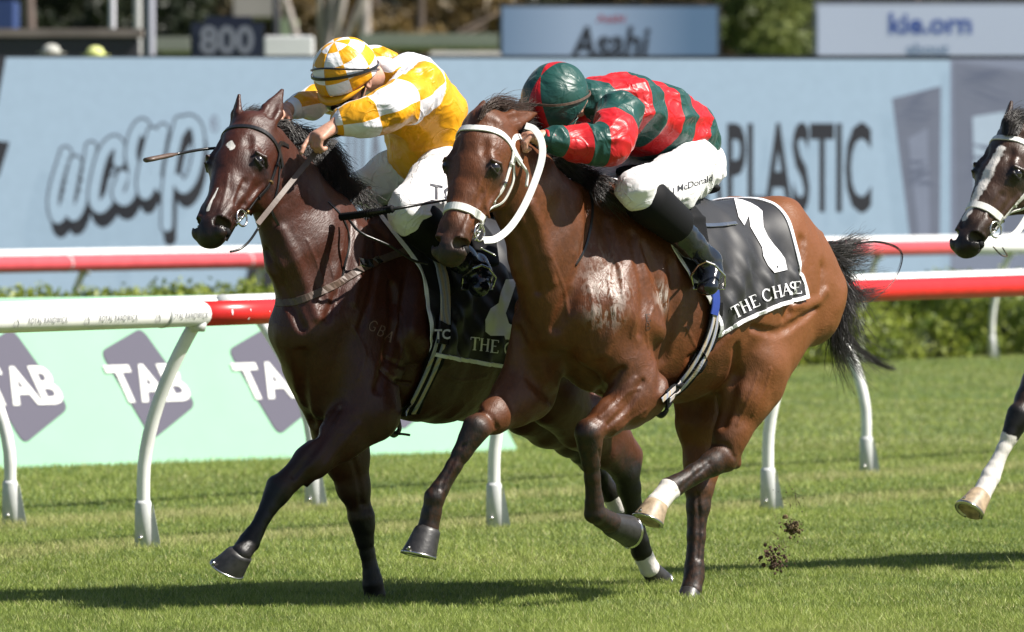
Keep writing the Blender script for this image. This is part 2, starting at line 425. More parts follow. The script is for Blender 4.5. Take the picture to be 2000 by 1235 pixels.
# ---- TAB banner
def tab_banner():
    A = on_ground(-260, 925); B = on_ground(1012, 880); A[2] = 0; B[2] = 0
    ax = B-A; L = np.linalg.norm(ax); ax /= L; nrm = np.array([ax[1], -ax[0], 0]);   # towards camera
    mint = mat('banner_mint', (.245, .46, .315), .6, noise=(2.5, .03), bump=(4, .15, .02)); purple = mat('banner_purple', (.080, .074, .110), .6)
    def base_v(u): return lin(u, 0, 916, 1000, 881)
    def top_v(u): return lin(u, 0, 583, 600, 576)
    H = 1.0; back = .30
    def pt(u, f, off=0):  # column u, height fraction f
        p0 = on_ground(u, base_v(u)); k = .0
        # top of the sloping face stands further back
        q = p0-nrm*back*f; ztop = at(u, top_v(u), (p0-nrm*back)[1])[2]
        return np.array([q[0], q[1], .0+ztop*f])+np.array([nrm[0], nrm[1], back/H])*off
    root = empty('advertising_banner', tuple(pt(300, 0)))
    tag(root, 'pale mint sloping ground banner with purple diamonds reading TAB, behind the near rails', 'banner')
    bpy.context.view_layer.update()
    us = np.linspace(-200, 1012, 50); V = []; F = []
    for i, u in enumerate(us):
        for j in range(7):
            f = j/6; uu = u - (0 if u < 900 else (u-900)/112*f*90)
            V.append(pt(uu, f))
    n = len(us)
    for i in range(n-1):
        for j in range(6): F.append((i*7+j, (i+1)*7+j, (i+1)*7+j+1, i*7+j+1))
    nb = len(V)
    for i, u in enumerate(us): V.append(pt(u if u < 900 else u-40*(u-900)/112, 0)-nrm*.62)   # rear skirt foot
    for i in range(n-1): F.append((i*7+6, (i+1)*7+6, nb+i+1, nb+i))
    F.append(tuple([(n-1)*7+j for j in range(7)]+[nb+n-1])); F.append(tuple([nb]+[j for j in range(6, -1, -1)]))
    m = MB(); m.add(V, F); place(m.build('panel', mint, None, smooth=False), root)
    # diamonds : centre pixel columns; drawn in (u, v) and laid on the face
    def lay(poly, off):
        out_ = []
        for (u, v) in poly:
            f = (base_v(u)-v)/(base_v(u)-top_v(u)); out_.append(pt(u, f, off))
        return out_
    def rounded(poly, r=.16, n=5):
        P = np.array(poly, float); o_ = []
        for i in range(len(P)):
            a, b_, c = P[i-1], P[i], P[(i+1) % len(P)]
            s_ = b_+(a-b_)*r; e_ = b_+(c-b_)*r
            for t in np.linspace(0, 1, n): o_.append((1-t)**2*s_+2*t*(1-t)*b_+t*t*e_)
        return o_
    dm = MB(); lt = MB()
    for k, cx in enumerate((-175, 75, 326, 572, 812)):
        cy = 766-6*k*.9; sc = 1-.03*k
        # diamond corners: top, right, bottom, left
        poly = [(cx+8*sc, cy-122*sc), (cx+87*sc, cy+38*sc), (cx-20*sc, cy+112*sc), (cx-88*sc, cy-72*sc)]
        poly = rounded(poly, .12)
        Vp = lay(poly, .004); c0 = np.mean(Vp, axis=0); nn = len(Vp)
        dm = MB(); lt = MB(); dm.add(Vp+[c0], [(i, (i+1) % nn, nn) for i in range(nn)])
        V2, F2 = text_mesh('TAB', .028, .95, .97)
        P = []
        for x, y in V2: P.append((cx-4+x*66*sc-y*18*sc, cy-6-(y*78*sc)-x*2))
        lt.add(lay(P, .008), F2); dl = dm.build('diamond_logo', purple, None, smooth=False); place(dl, root); lt.build('lettering', M['white_paint'], dl, smooth=False)
tab_banner()

# ---- hedge
def leaf_cloud(centers, radii, n, size, mats_attr=True, seed=1, squash=1.0):
    rg = np.random.default_rng(seed); C = np.asarray(centers); Rr = np.asarray(radii)
    vol = Rr.prod(1)**(2/3); k = rg.choice(len(C), n, p=vol/vol.sum())
    d = rg.normal(size=(n, 3)); d /= np.linalg.norm(d, axis=1, keepdims=True)
    rr = rg.random(n)[:, None]**.33*(.75+.35*rg.random((n, 1)))
    p = C[k]+d*Rr[k]*rr
    a = rg.normal(size=(n, 3)); a /= np.linalg.norm(a, axis=1, keepdims=True); b_ = np.cross(a, rg.normal(size=(n, 3))); b_ /= np.linalg.norm(b_, axis=1, keepdims=True)
    s = size*rg.uniform(.5, 1.3, n)[:, None]
    V = np.stack([p-a*s, p+b_*s*.5, p+a*s, p-b_*s*.5], 1).reshape(-1, 3); F = np.arange(4*n).reshape(n, 4)
    sh = np.repeat(np.clip(.5+.35*rg.normal(size=len(C))[k]+.15*rg.normal(size=n), 0, 1), 4)
    return V, F, sh
def foliage_mat(name, c0, c1):
    m = mat(name, c0, .5, spec=.4); g = NT(m); c = g.mix(g.attr('shade'), c0, c1); g.l(c, g.b.inputs['Base Color'])
    tr = g.n('ShaderNodeBsdfTranslucent'); g.l(c, tr.inputs[0]); ms = g.n('ShaderNodeMixShader'); ms.inputs[0].default_value = .3
    g.l(g.b.outputs[0], ms.inputs[1]); g.l(tr.outputs[0], ms.inputs[2]); g.l(ms.outputs[0], g.t.nodes['Material Output'].inputs[0]); return m
def hedge():
    A = np.array([-6.2, 58.5]); B = np.array([6.4, 88.5]); rg = np.random.default_rng(3)
    A = np.array([*at(-60, 500, 63.5)[:2]]); B = np.array([*at(2120, 500, 88.5)[:2]]); d = B-A; L = np.linalg.norm(d); dn = d/L; pn = np.array([dn[1], -dn[0]])
    C = []; Rr = []
    for s in np.arange(0, L, .22):
        for z in (.15, .38, .60):
            for o_ in (-.3, 0, .3):
                q = A+dn*s-pn*(.55+o_)+rg.normal(size=2)*.06; C.append((q[0], q[1], z*(1.17-.15*s/L)+rg.normal()*.04)); Rr.append((.24, .24, .2))
    V, F, sh = leaf_cloud(C, Rr, 120000, .035, seed=4)
    V[:, 2] = np.maximum(V[:, 2], .01)
    root = empty('hedge', (A[0], A[1], 0)); tag(root, 'clipped bright green hedge running behind the far rail', 'hedge'); bpy.context.view_layer.update()
    place(mesh_obj('foliage', V, F, foliage_mat('hedge_leaf', (.08, .13, .015), (.33, .38, .06)), smooth=False, attrs={'shade': sh}), root)
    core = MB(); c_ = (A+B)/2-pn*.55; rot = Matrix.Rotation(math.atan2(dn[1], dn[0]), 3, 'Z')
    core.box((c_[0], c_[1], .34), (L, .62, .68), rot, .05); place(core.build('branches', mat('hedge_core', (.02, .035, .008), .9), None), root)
hedge()

# ---- LED screen
def led_screen():
    D = 95.0; s = FPX/D
    W_ = lambda u, v, dd=0: at(u, v, D-dd)
    root = empty('led_screen', tuple(W_(1000, 600)*np.array([1, 1, 0]))); tag(root, 'huge pale blue trackside screen with grey lettering and drawn cups, behind both horses', 'screen')
    bpy.context.view_layer.update()
    def scr(name, c, e=1.0):
        m = mat(name, tuple(x*.25 for x in c), .7, emis=(c, e)); g = NT(m); v = g.coord()
        sp = g.n('ShaderNodeSeparateXYZ'); g.l(v, sp.inputs[0]); z = g.math('MULTIPLY', sp.outputs[2], 40.0)
        ln = g.math('GREATER_THAN', g.math('FRACT', z), .86); nz = g.noise(9, 3, v)
        k = g.math('SUBTRACT', g.rng(nz, .3, .7, .97, 1.03), g.math('MULTIPLY', ln, .07)); k = g.math('MULTIPLY', k, e)
        g.l(k, g.b.inputs['Emission Strength']); return m
    blue = scr('screen_blue', (.200, .265, .325)); dark = scr('screen_dark', (.018, .018, .022)); grey = scr('screen_grey', (.09, .10, .13)); lav = scr('screen_lavender', (.12, .135, .175)); pale = scr('screen_pale', (.22, .27, .32))
    cab = mat('cabinet', (.03, .03, .035), .6)
    m = MB(); c = (W_(-250, 108)+W_(2250, 620))/2
    a = W_(-250, 108); b_ = W_(2250, 600); zt = a[2]; 
    m.box(((a[0]+b_[0])/2, D+.16, zt/2+.0), (b_[0]-a[0], .28, zt), None, .01); place(m.build('cabinet', cab, None, smooth=False), root)
    def poly(name, pts, mt, dd):
        V = [W_(u, v, dd) for u, v in pts]; mb = MB(); mb.add(V, [tuple(range(len(V)-1, -1, -1))]); o = mb.build(name, mt, None, smooth=False); place(o, root); return o
    bz = 640
    poly('screen_panel', [(-240, 112), (2240, 118), (2240, bz), (-240, bz)], blue, .02)
    poly('picture_edge', [(-240, 111), (12, 111), (-28, 330), (-40, 500), (-240, 500)], dark, .04)
    poly('picture_wedge', [(-30, 272), (19, 278), (-2, 345), (-40, 372)], dark, .045)
    poly('picture_shadow', [(492, 480), (640, 480), (600, bz), (462, bz)], dark, .04)
    poly('picture_cell', [(1856, 116), (2240, 116), (2240, bz), (1856, bz)], lav, .04)
    # cups drawn on the screen
    def cup(x0, x1, xb0, xb1, yt0, yt1, yb, seed):
        poly('cup_picture', [(x0, yt0), (x1, yt1), (xb1, yb), (xb0, yb)], grey, .05)
        mb = MB(); lt = MB(); rg = np.random.default_rng(seed)
        def X(f, g): 
            t = g; a0 = x0+(xb0-x0)*t; a1 = x1+(xb1-x1)*t; return a0+(a1-a0)*f
        def Y(f, g): return (yt0+(yt1-yt0)*f)*(1-g)+yb*g
        for k in range(9):
            g0 = .03+k*.035 if k < 5 else .45+(k-5)*.06; f0 = rg.uniform(0, .3); f1 = rg.uniform(.6, 1)
            P = [(X(f, g0+.02*math.sin(f*6+k)), Y(f, g0+.02*math.sin(f*6+k))) for f in np.linspace(f0, f1, 9)]
            th = rg.uniform(2, 6)
            V = [W_(u, v-th*math.sin(math.pi*i/8), .06) for i, (u, v) in enumerate(P)]+[W_(u, v+th*math.sin(math.pi*i/8), .06) for i, (u, v) in enumerate(P)]
            mb.add(V, [(i, i+1, i+10, i+9) for i in range(8)])
        lt.add([W_(X(f, g), Y(f, g), .055) for f, g in ((.25, .3), (.7, .25), (.66, .98), (.3, .98))], [(0, 1, 2, 3)])
        place(mb.build('cup_shading', scr('screen_ink%d' % seed, (.07, .08, .11)), None, smooth=False), root); place(lt.build('cup_highlight', lav if seed == 1 else pale, None, smooth=False), root)
    cup(1742, 1838, 1778, 1836, 193, 168, 470, 1); cup(1862, 2010, 1868, 2000, 120, 140, 470, 2)
    # lettering
    def word(name, txt, cx, cy, hpx, wpx, bold, dd=.05, shear=0, mt=dark, rot=0):
        V, F = text_mesh(txt, bold, 1, 1.0); wd = V[:, 0].max()-V[:, 0].min(); sx = wpx/wd
        P = [W_(cx+x*sx+y*shear, cy-y*hpx-x*sx*rot, dd) for x, y in V]; mb = MB(); mb.add(P, F); o = mb.build(name, mt, None, smooth=False); place(o, root)
    word('lettering', 'PLASTIC', 1561, 328, 178, 282, .022)
    word('lettering', 'A', 1392, 328, 178, 44, .03)
    word('lettering', 'NIIA', 700, 322, 160, 108, .02, mt=scr('screen_mid', (.09, .10, .12)))
    # bubble script word: fat strokes, dark outline, offset shadow
    strokes = [
        [(128, 300), (112, 350), (104, 395), (112, 425), (128, 400), (140, 345), (148, 318), (140, 360), (134, 395), (144, 420), (160, 392), (172, 330), (178, 290)],
        [(232, 315), (234, 290), (222, 278), (202, 300), (188, 350), (184, 390), (196, 405), (214, 385), (222, 355)],
        [(288, 262), (278, 245), (264, 262), (256, 300), (262, 335), (258, 370), (244, 390), (230, 378), (240, 345)],
        [(298, 262), (286, 310), (278, 355), (284, 378), (298, 350), (308, 300), (318, 255), (310, 300), (304, 345), (316, 366)],
        [(352, 240), (338, 300), (328, 370), (326, 440)],
        [(346, 262), (366, 238), (384, 250), (388, 290), (378, 340), (360, 366), (346, 352)]]
    def fat(name, mt, w_, dx, dy, dd, only=None):
        mb = MB()
        for k, st_ in enumerate(strokes):
            if only is not None and k not in only: continue
            P = spline(st_, 40); N = len(P); T = np.gradient(P, axis=0); T /= np.linalg.norm(T, axis=1, keepdims=True); S = np.stack([-T[:, 1], T[:, 0]], 1)
            for i in range(0, N, 1):   # round dabs, each a hair apart in depth
                c = P[i]+(dx, dy); z = dd+.00002*(i+(k % 2)*45)
                ring = [W_(c[0]+math.cos(a)*w_, c[1]+math.sin(a)*w_*1.15, z) for a in np.linspace(0, 2*math.pi, 15)[:-1]]
                mb.add(ring, [tuple(range(14))])
        place(mb.build(name, mt, None, smooth=False), root)
    fat('lettering_shadow', dark, 12.5, 6, 26, .05); fat('lettering_shadow', dark, 12.5, 4, 14, .06)
    for q, only in enumerate(((0,), (1,), (2,), (3,), (4, 5))):
        fat('lettering_outline', dark, 14.2, 0, 0, .07+.012*q, only); fat('lettering', blue, 10.6, 0, 0, .0765+.012*q, only)
    mb = MB()
    for i in range(20):
        a0, a1 = 2*math.pi*i/20, 2*math.pi*(i+1)/20
        mb.add([W_(419+math.cos(a)*r_, 242+math.sin(a)*r_*1.9, .05) for a, r_ in ((a0, 9), (a1, 9), (a1, 7), (a0, 7))], [(0, 1, 2, 3)])
    V, F = text_mesh('R', .02); mb.add([W_(419+x*14, 242-y*16, .05) for x, y in V], F)
    place(mb.build('registered_mark', grey, None, smooth=False), root)
led_screen()

# ---- background beyond the screen
def slab_sign(name, label, cat, u0, v0, u1, v1, D, face, cab_c=(.05, .05, .06), low=640):
    a = at(u0, v0, D); b_ = at(u1, low if low else v1, D); root = empty(name, ((a[0]+b_[0])/2, D, 0)); tag(root, label, cat); bpy.context.view_layer.update()
    zt = a[2]; zb = max(0, at(u1, v1, D)[2])
    m = MB(); m.box(((a[0]+b_[0])/2, D+.1, (zt+zb)/2), (b_[0]-a[0], .18, zt-zb), None, .01); place(m.build('cabinet', mat(name+'_body', cab_c, .6), None, smooth=False), root)
    m = MB(); m.add([(a[0]+.06, D-.01, zt-.06), (b_[0]-.06, D-.01, zt-.06), (b_[0]-.06, D-.01, zb+.05), (a[0]+.06, D-.01, zb+.05)], [(0, 3, 2, 1)])
    place(m.build('panel', face, None, smooth=False), root)
    for x in (a[0]+.3, b_[0]-.3):
        if zb > .3: m = MB(); m.tube([(x, D+.1, 0), (x, D+.1, zb)], .06, 8); place(m.build('leg', M['grey_plastic'], None), root)
    return root
def sign_word(root, txt, cx, cy, hpx, wpx, D, mt, bold=.02, shear=0, name='lettering'):
    V, F = text_mesh(txt, bold); sx = wpx/(V[:, 0].max()-V[:, 0].min()); mb = MB()
    mb.add([at(cx+x*sx+y*shear, cy-y*hpx, D-.018) for x, y in V], F); place(mb.build(name, mt, None, smooth=False), root)
def beer_face():
    m = mat('beer_face', (.2, .25, .32), .6); g = NT(m); sp = g.n('ShaderNodeSeparateXYZ'); g.l(g.t.nodes.new('ShaderNodeTexCoord').outputs['Generated'], sp.inputs[0])
    f = g.math('ABSOLUTE', g.math('SUBTRACT', sp.outputs[0], .38)); c = g.mix(g.rng(f, .05, .5), (.165, .21, .29), (.055, .095, .16)); g.l(c, g.b.inputs['Base Color'])
    g.l(c, g.b.inputs['Emission Color']); g.b.inputs['Emission Strength'].default_value = .55; return m
sg = slab_sign('advertising_board', 'blue grey screen with dark slanted word under a small red line', 'screen', 974, 7, 1408, 132, 150, beer_face(), low=None)
ink = mat('ink', (.02, .02, .035), .6); sign_word(sg, 'Asahi', 1192, 84, 66, 150, 150, ink, .03, 10); sign_word(sg, 'Asahi', 1193, 36, 16, 56, 150, mat('red_ink', (.35, .03, .04), .6), .02, name='red_lettering')
kf = mat('kiosk_face', (.30, .33, .42), .6, noise=(.4, .05), emis=((.30, .34, .43), .38))  # glow added because the sign face falls dim in the grazing sun
sg = slab_sign('advertising_board', 'pale lavender sign with blurred blue word, at the upper right above the cups', 'screen', 1590, 3, 2160, 135, 140, kf, (.25, .26, .33), low=None)
sign_word(sg, 'kie.orn', 1817, 46, 42, 162, 140, mat('blue_ink', (.055, .11, .42), .6), .03); sign_word(sg, 'about', 1812, 96, 24, 84, 140, mat('pale_blue_ink', (.20, .28, .45), .6), .03)
sg = slab_sign('distance_board', 'dark navy furlong board with grey digits 800', 'sign', 372, 44, 515, 140, 120, mat('navy', (.012, .018, .05), .6), (.01, .015, .04), low=None)
sign_word(sg, '800', 443, 78, 56, 106, 120, mat('digit_grey', (.22, .23, .30), .6), .03)
m = MB(); a = at(400, 32, 120.2); b_ = at(492, 50, 120.2); m.box(((a[0]+b_[0])/2, 120.3, (a[2]+b_[2])/2), (b_[0]-a[0], .15, a[2]-b_[2])); place(m.build('cap_board', mat('navy_cap', (.01, .016, .04), .6), None, smooth=False), sg)
def boxthing(name, label, cat, u0, v0, u1, v1, D, c, th=.5, part='wall', cap=None, group=None):
    a = at(u0, v0, D); b_ = at(u1, v1, D); zb = max(0, b_[2]); root = empty(name, ((a[0]+b_[0])/2, D, 0)); tag(root, label, cat, group); bpy.context.view_layer.update()
    m = MB(); m.box(((a[0]+b_[0])/2, D+th/2, (a[2]+zb)/2), (b_[0]-a[0], th, a[2]-zb), None, .02); place(m.build(part, mat(name+'_m', c, .7, noise=(.8, .1)), None, smooth=False), root)
    if cap:
        m = MB(); m.box(((a[0]+b_[0])/2, D+th/2, a[2]+cap[0]/2+.003), (b_[0]-a[0]+.1, th+.1, cap[0]), None, .01); place(m.build('coping', mat(name+'_cap', cap[1], .7, noise=(1.5, .25)), None, smooth=False), root)
    return root
boxthing('barrier_wall', 'dark grey wall with a weathered brown top behind the left end of the screen', 'wall', -300, 74, 270, 560, 104, (.045, .043, .055), .4, cap=(.11, (.20, .165, .15)))
boxthing('tent_roof', 'long pale green grey canopy roof under the brown trees, right of the yellow cap', 'roof', 700, 66, 985, 92, 175, (.22, .245, .20), 4, 'canopy')
boxthing('tent_roof', 'short pale green grey canopy left of the 800 board', 'roof', 300, 72, 372, 100, 170, (.24, .25, .22), 4, 'canopy')
boxthing('white_box', 'small white box sign right of the 800 board', 'box', 516, 70, 612, 124, 110, (.85, .84, .85), .5, 'body')
boxthing('parked_van', 'long low white vehicle roof right of the yellow cap', 'vehicle', 838, 101, 978, 128, 130, (.72, .68, .68), 2, 'body')
boxthing('blue_kiosk', 'blue kiosk at the upper left corner', 'kiosk', -200, 0, 26, 60, 160, (.02, .045, .16), 2, 'body')
boxthing('grandstand_block', 'pale grey building end among the trees above the 800 board', 'building', 455, -60, 540, 34, 215, (.42, .39, .36), 3)
boxthing('grandstand_block', 'pale green panel between dark trunks above the white box', 'building', 548, 36, 576, 80, 205, (.30, .36, .24), 3)
# lamp posts / poles
for (u0, u1, D, c, lb) in ((213, 226, 112, (.55, .54, .60), 'thin pale pole in front of the dark wall, leftmost of the pale poles'), (261, 277, 130, (.40, .40, .40), 'grey pole, left one of the close pair beside the dark wall'), (286, 303, 128, (.33, .33, .40), 'lavender grey pole, right one of the close pair beside the dark wall'),
                       (532, 546, 150, (.02, .02, .025), 'dark pole above the white box sign')):
    a = at(u0, 300, D); b_ = at(u1, 300, D); x = (a[0]+b_[0])/2; r = (b_[0]-a[0])/2
    root = empty('lamp_post', (x, D, 0)); tag(root, lb, 'pole'); bpy.context.view_layer.update()
    m = MB(); m.tube([(x, D, 0), (x, D, 3.0), (x, D, 9)], [r*1.1, r, r*.8], 12); place(m.build('pole', mat('pole_m', c, .5), None), root)
    m = MB(); m.box((x, D-.3, 9.05), (r*3, .9, .14), None, .02); place(m.build('lamp_head', M['grey_plastic'], None, smooth=False), root)
# people behind the screen top
def spectator(u, v, D, shirt, hat, label):
    p = at(u, v, D); z0 = p[2]; x = p[0]
    o = MB(); o.tube([(x, D, 0.02), (x, D, .5), (x, D, .95), (x, D, 1.3), (x, D, 1.45), (x, D, 1.52)], [.08, .12, .17, .2, .16, .06], 14, True, .65)
    k = z0-1.60
    o.v = [(a, b__, c+k*min(1, c)) for a, b__, c in o.v]; o.sphere((x, D, z0-.02), (.085, .1, .12)); ob = o.build('person', M['skin'])
    tag(ob, label, 'person')
    o = MB(); o.tube([(x, D, .9+k), (x, D, 1.3+k), (x, D, 1.47+k), (x, D, 1.5+k)], [.19, .23, .18, .08], 14, True, .7); o.build('shirt', mat('shirt', shirt, .8), ob)
    o = MB(); o.sphere((x, D, z0+.04), (.11, .12, .09)); o.tube([(x, D, z0+.03), (x, D, z0+.02)], [.17, .17], 16); o.build('hat', mat('hat', hat, .8), ob)
spectator(100, 108, 99, (.6, .3, .28), (.42, .42, .38), 'person in a grey sun hat looking over the left end of the screen')
spectator(186, 112, 100, (.5, .5, .45), (.62, .66, .25), 'person in a pale yellow cap looking over the screen, right of the grey hat')
# trees
def tree(x, y, h, crown, c0, c1, label, seed, bark=(.10, .075, .06), dens=2600, lean=0, base=.25, group='trees far beyond the screen'):
    rg = np.random.default_rng(seed); root = empty('tree', (x, y, 0)); tag(root, label, 'tree', group); bpy.context.view_layer.update()
    m = MB(); r0 = .035*h**.9
    m.tube([(x+lean*f*h, y, f*h*.8) for f in np.linspace(0, 1, 7)], [r0*(1-.8*f) for f in np.linspace(0, 1, 7)], 9)
    for k in range(7):
        f = rg.uniform(base*.8, .7); a = rg.uniform(0, 6.28); s0 = Vector((x+lean*f*h, y, f*h*.8)); L_ = crown*rg.uniform(.5, .95)
        m.tube([s0, s0+Vector((math.cos(a)*L_*.5, math.sin(a)*L_*.5, L_*.45)), s0+Vector((math.cos(a)*L_, math.sin(a)*L_, L_*.7))], [r0*.4, r0*.22, r0*.08], 6)
    place(m.build('trunk', mat('bark', bark, .9, noise=(3, .3)), None), root)
    C = []; Rr = []
    for k in range(46):
        d = rg.normal(size=3); d /= np.linalg.norm(d); f = rg.random()**.4
        C.append((x+lean*h*.7+d[0]*crown*f, y+d[1]*crown*f, h*(base+(1-base)*.5)+d[2]*h*(1-base)*.5*f)); q = crown*rg.uniform(.16, .36); Rr.append((q, q, q*.75))
    V, F, sh = leaf_cloud(C, Rr, dens*4, .13, seed=seed)
    place(mesh_obj('crown', V, F, foliage_mat('leaf', c0, c1), smooth=False, attrs={'shade': sh}), root)
kinds = [((.012, .018, .010), (.035, .045, .022), 'very dark evergreen tree'), ((.06, .045, .022), (.22, .15, .055), 'brown and gold autumn tree'), ((.022, .03, .012), (.10, .10, .04), 'olive green broad tree'), ((.05, .075, .02), (.20, .23, .07), 'bright yellow green tree')]
TR = [(-60, 1.0, 0, 215), (70, .9, 0, 205), (180, 1.1, 0, 225), (290, 1.0, 0, 212), (370, 1.2, 2, 235), (470, 1.0, 2, 240), (560, .9, 1, 230), (640, 1.1, 1, 222), (735, 1.0, 1, 232), (820, 1.1, 1, 210), (900, 1.0, 2, 226), (960, .9, 1, 214), (1060, 1.1, 2, 230),
      (1180, 1.0, 1, 220), (1290, 1.1, 2, 232), (1415, 1.0, 1, 216), (1490, .95, 3, 200), (1560, 1.0, 2, 224), (1660, 1.1, 0, 230), (1790, 1.0, 2, 220), (1900, 1.1, 1, 228), (2030, 1.0, 2, 218), (2160, 1, 0, 225)]
where = ['at the far left corner', 'above the dark wall', 'behind the thin pale pole', 'behind the close pair of poles', 'left behind the 800 board', 'above the 800 board', 'above the white box sign', 'directly above the yellow checked cap', 'just right of the yellow checked cap', 'above the long canopy roof', 'above the white vehicle roof', 'touching the left edge of the slanted brand screen', 'behind the left part of the slanted brand screen', 'behind the middle of the slanted brand screen', 'behind the right part of the slanted brand screen',
         'at the right edge of the slanted brand screen', 'in the middle of the gap between the two upper signs', 'at the left edge of the lavender sign', 'behind the left part of the lavender sign', 'behind the word on the lavender sign', 'behind the right part of the lavender sign', 'near the upper right corner', 'at the far right corner']
for i, (u, sc, kd, D) in enumerate(TR):
    x = (u-1000)/FPX*D; c0, c1, nm = kinds[kd]
    tree(x, D, 9.5*sc, 1.7*sc+.4, c0, c1, nm+' '+where[i], 40+i, base=.10)
# pale bare trunks standing out
for (u, D, lb) in ((632, 190, 'pale bare trunk cluster directly behind the yellow checked cap'), (720, 195, 'single pale bare trunk right of the yellow checked cap'), (50, 190, 'brown bare trunk beside the blue kiosk')):
    x = (u-1000)/FPX*D; root = empty('bare_tree', (x, D, 0)); tag(root, lb, 'tree'); bpy.context.view_layer.update(); m = MB(); rg = np.random.default_rng(int(u))
    nb = 9 if u == 632 else 1
    for k in range(nb):
        a = rg.uniform(-1, 1); r = .1 if u != 632 else .07; z0 = 0 if k == 0 else rg.uniform(3.6, 4.6)
        m.tube([(x, D, z0), (x+a*.25, D+rg.normal()*.2, 3.8+k*.12), (x+a*(1.2 if nb > 1 else .1), D, 6.5), (x+a*(2.2 if nb > 1 else .1), D, 9)], [r*(2.6 if k == 0 else 1), r*1.9 if k == 0 else r, r, .03], 8)
    place(m.build('trunk', mat('pale_bark', (.33, .29, .27) if u > 100 else (.15, .11, .10), .8, noise=(4, .2)), None), root)
# dark woodland closing the view
V, F, sh = leaf_cloud([(x, 262+random.uniform(-3, 3), z) for x in np.arange(-60, 61, 1.6) for z in (1.2, 3.2, 5.4, 7.6, 9.6)], [(1.7, 1.7, 1.4)]*76*5, 60000, .3, seed=9)
tag(mesh_obj('woodland', V, F, foliage_mat('wood_leaf', (.012, .014, .010), (.06, .055, .035)), smooth=False, attrs={'shade': sh}), 'far dark woodland that closes the view behind all the trees', 'woodland', kind='stuff')
m = MB(); m.box((0, 268, 5), (140, 3, 10.5), None, 0); tag(m.build('hill', mat('hill_m', (.02, .022, .014), .95, noise=(.3, .3)), smooth=False), kind='structure')
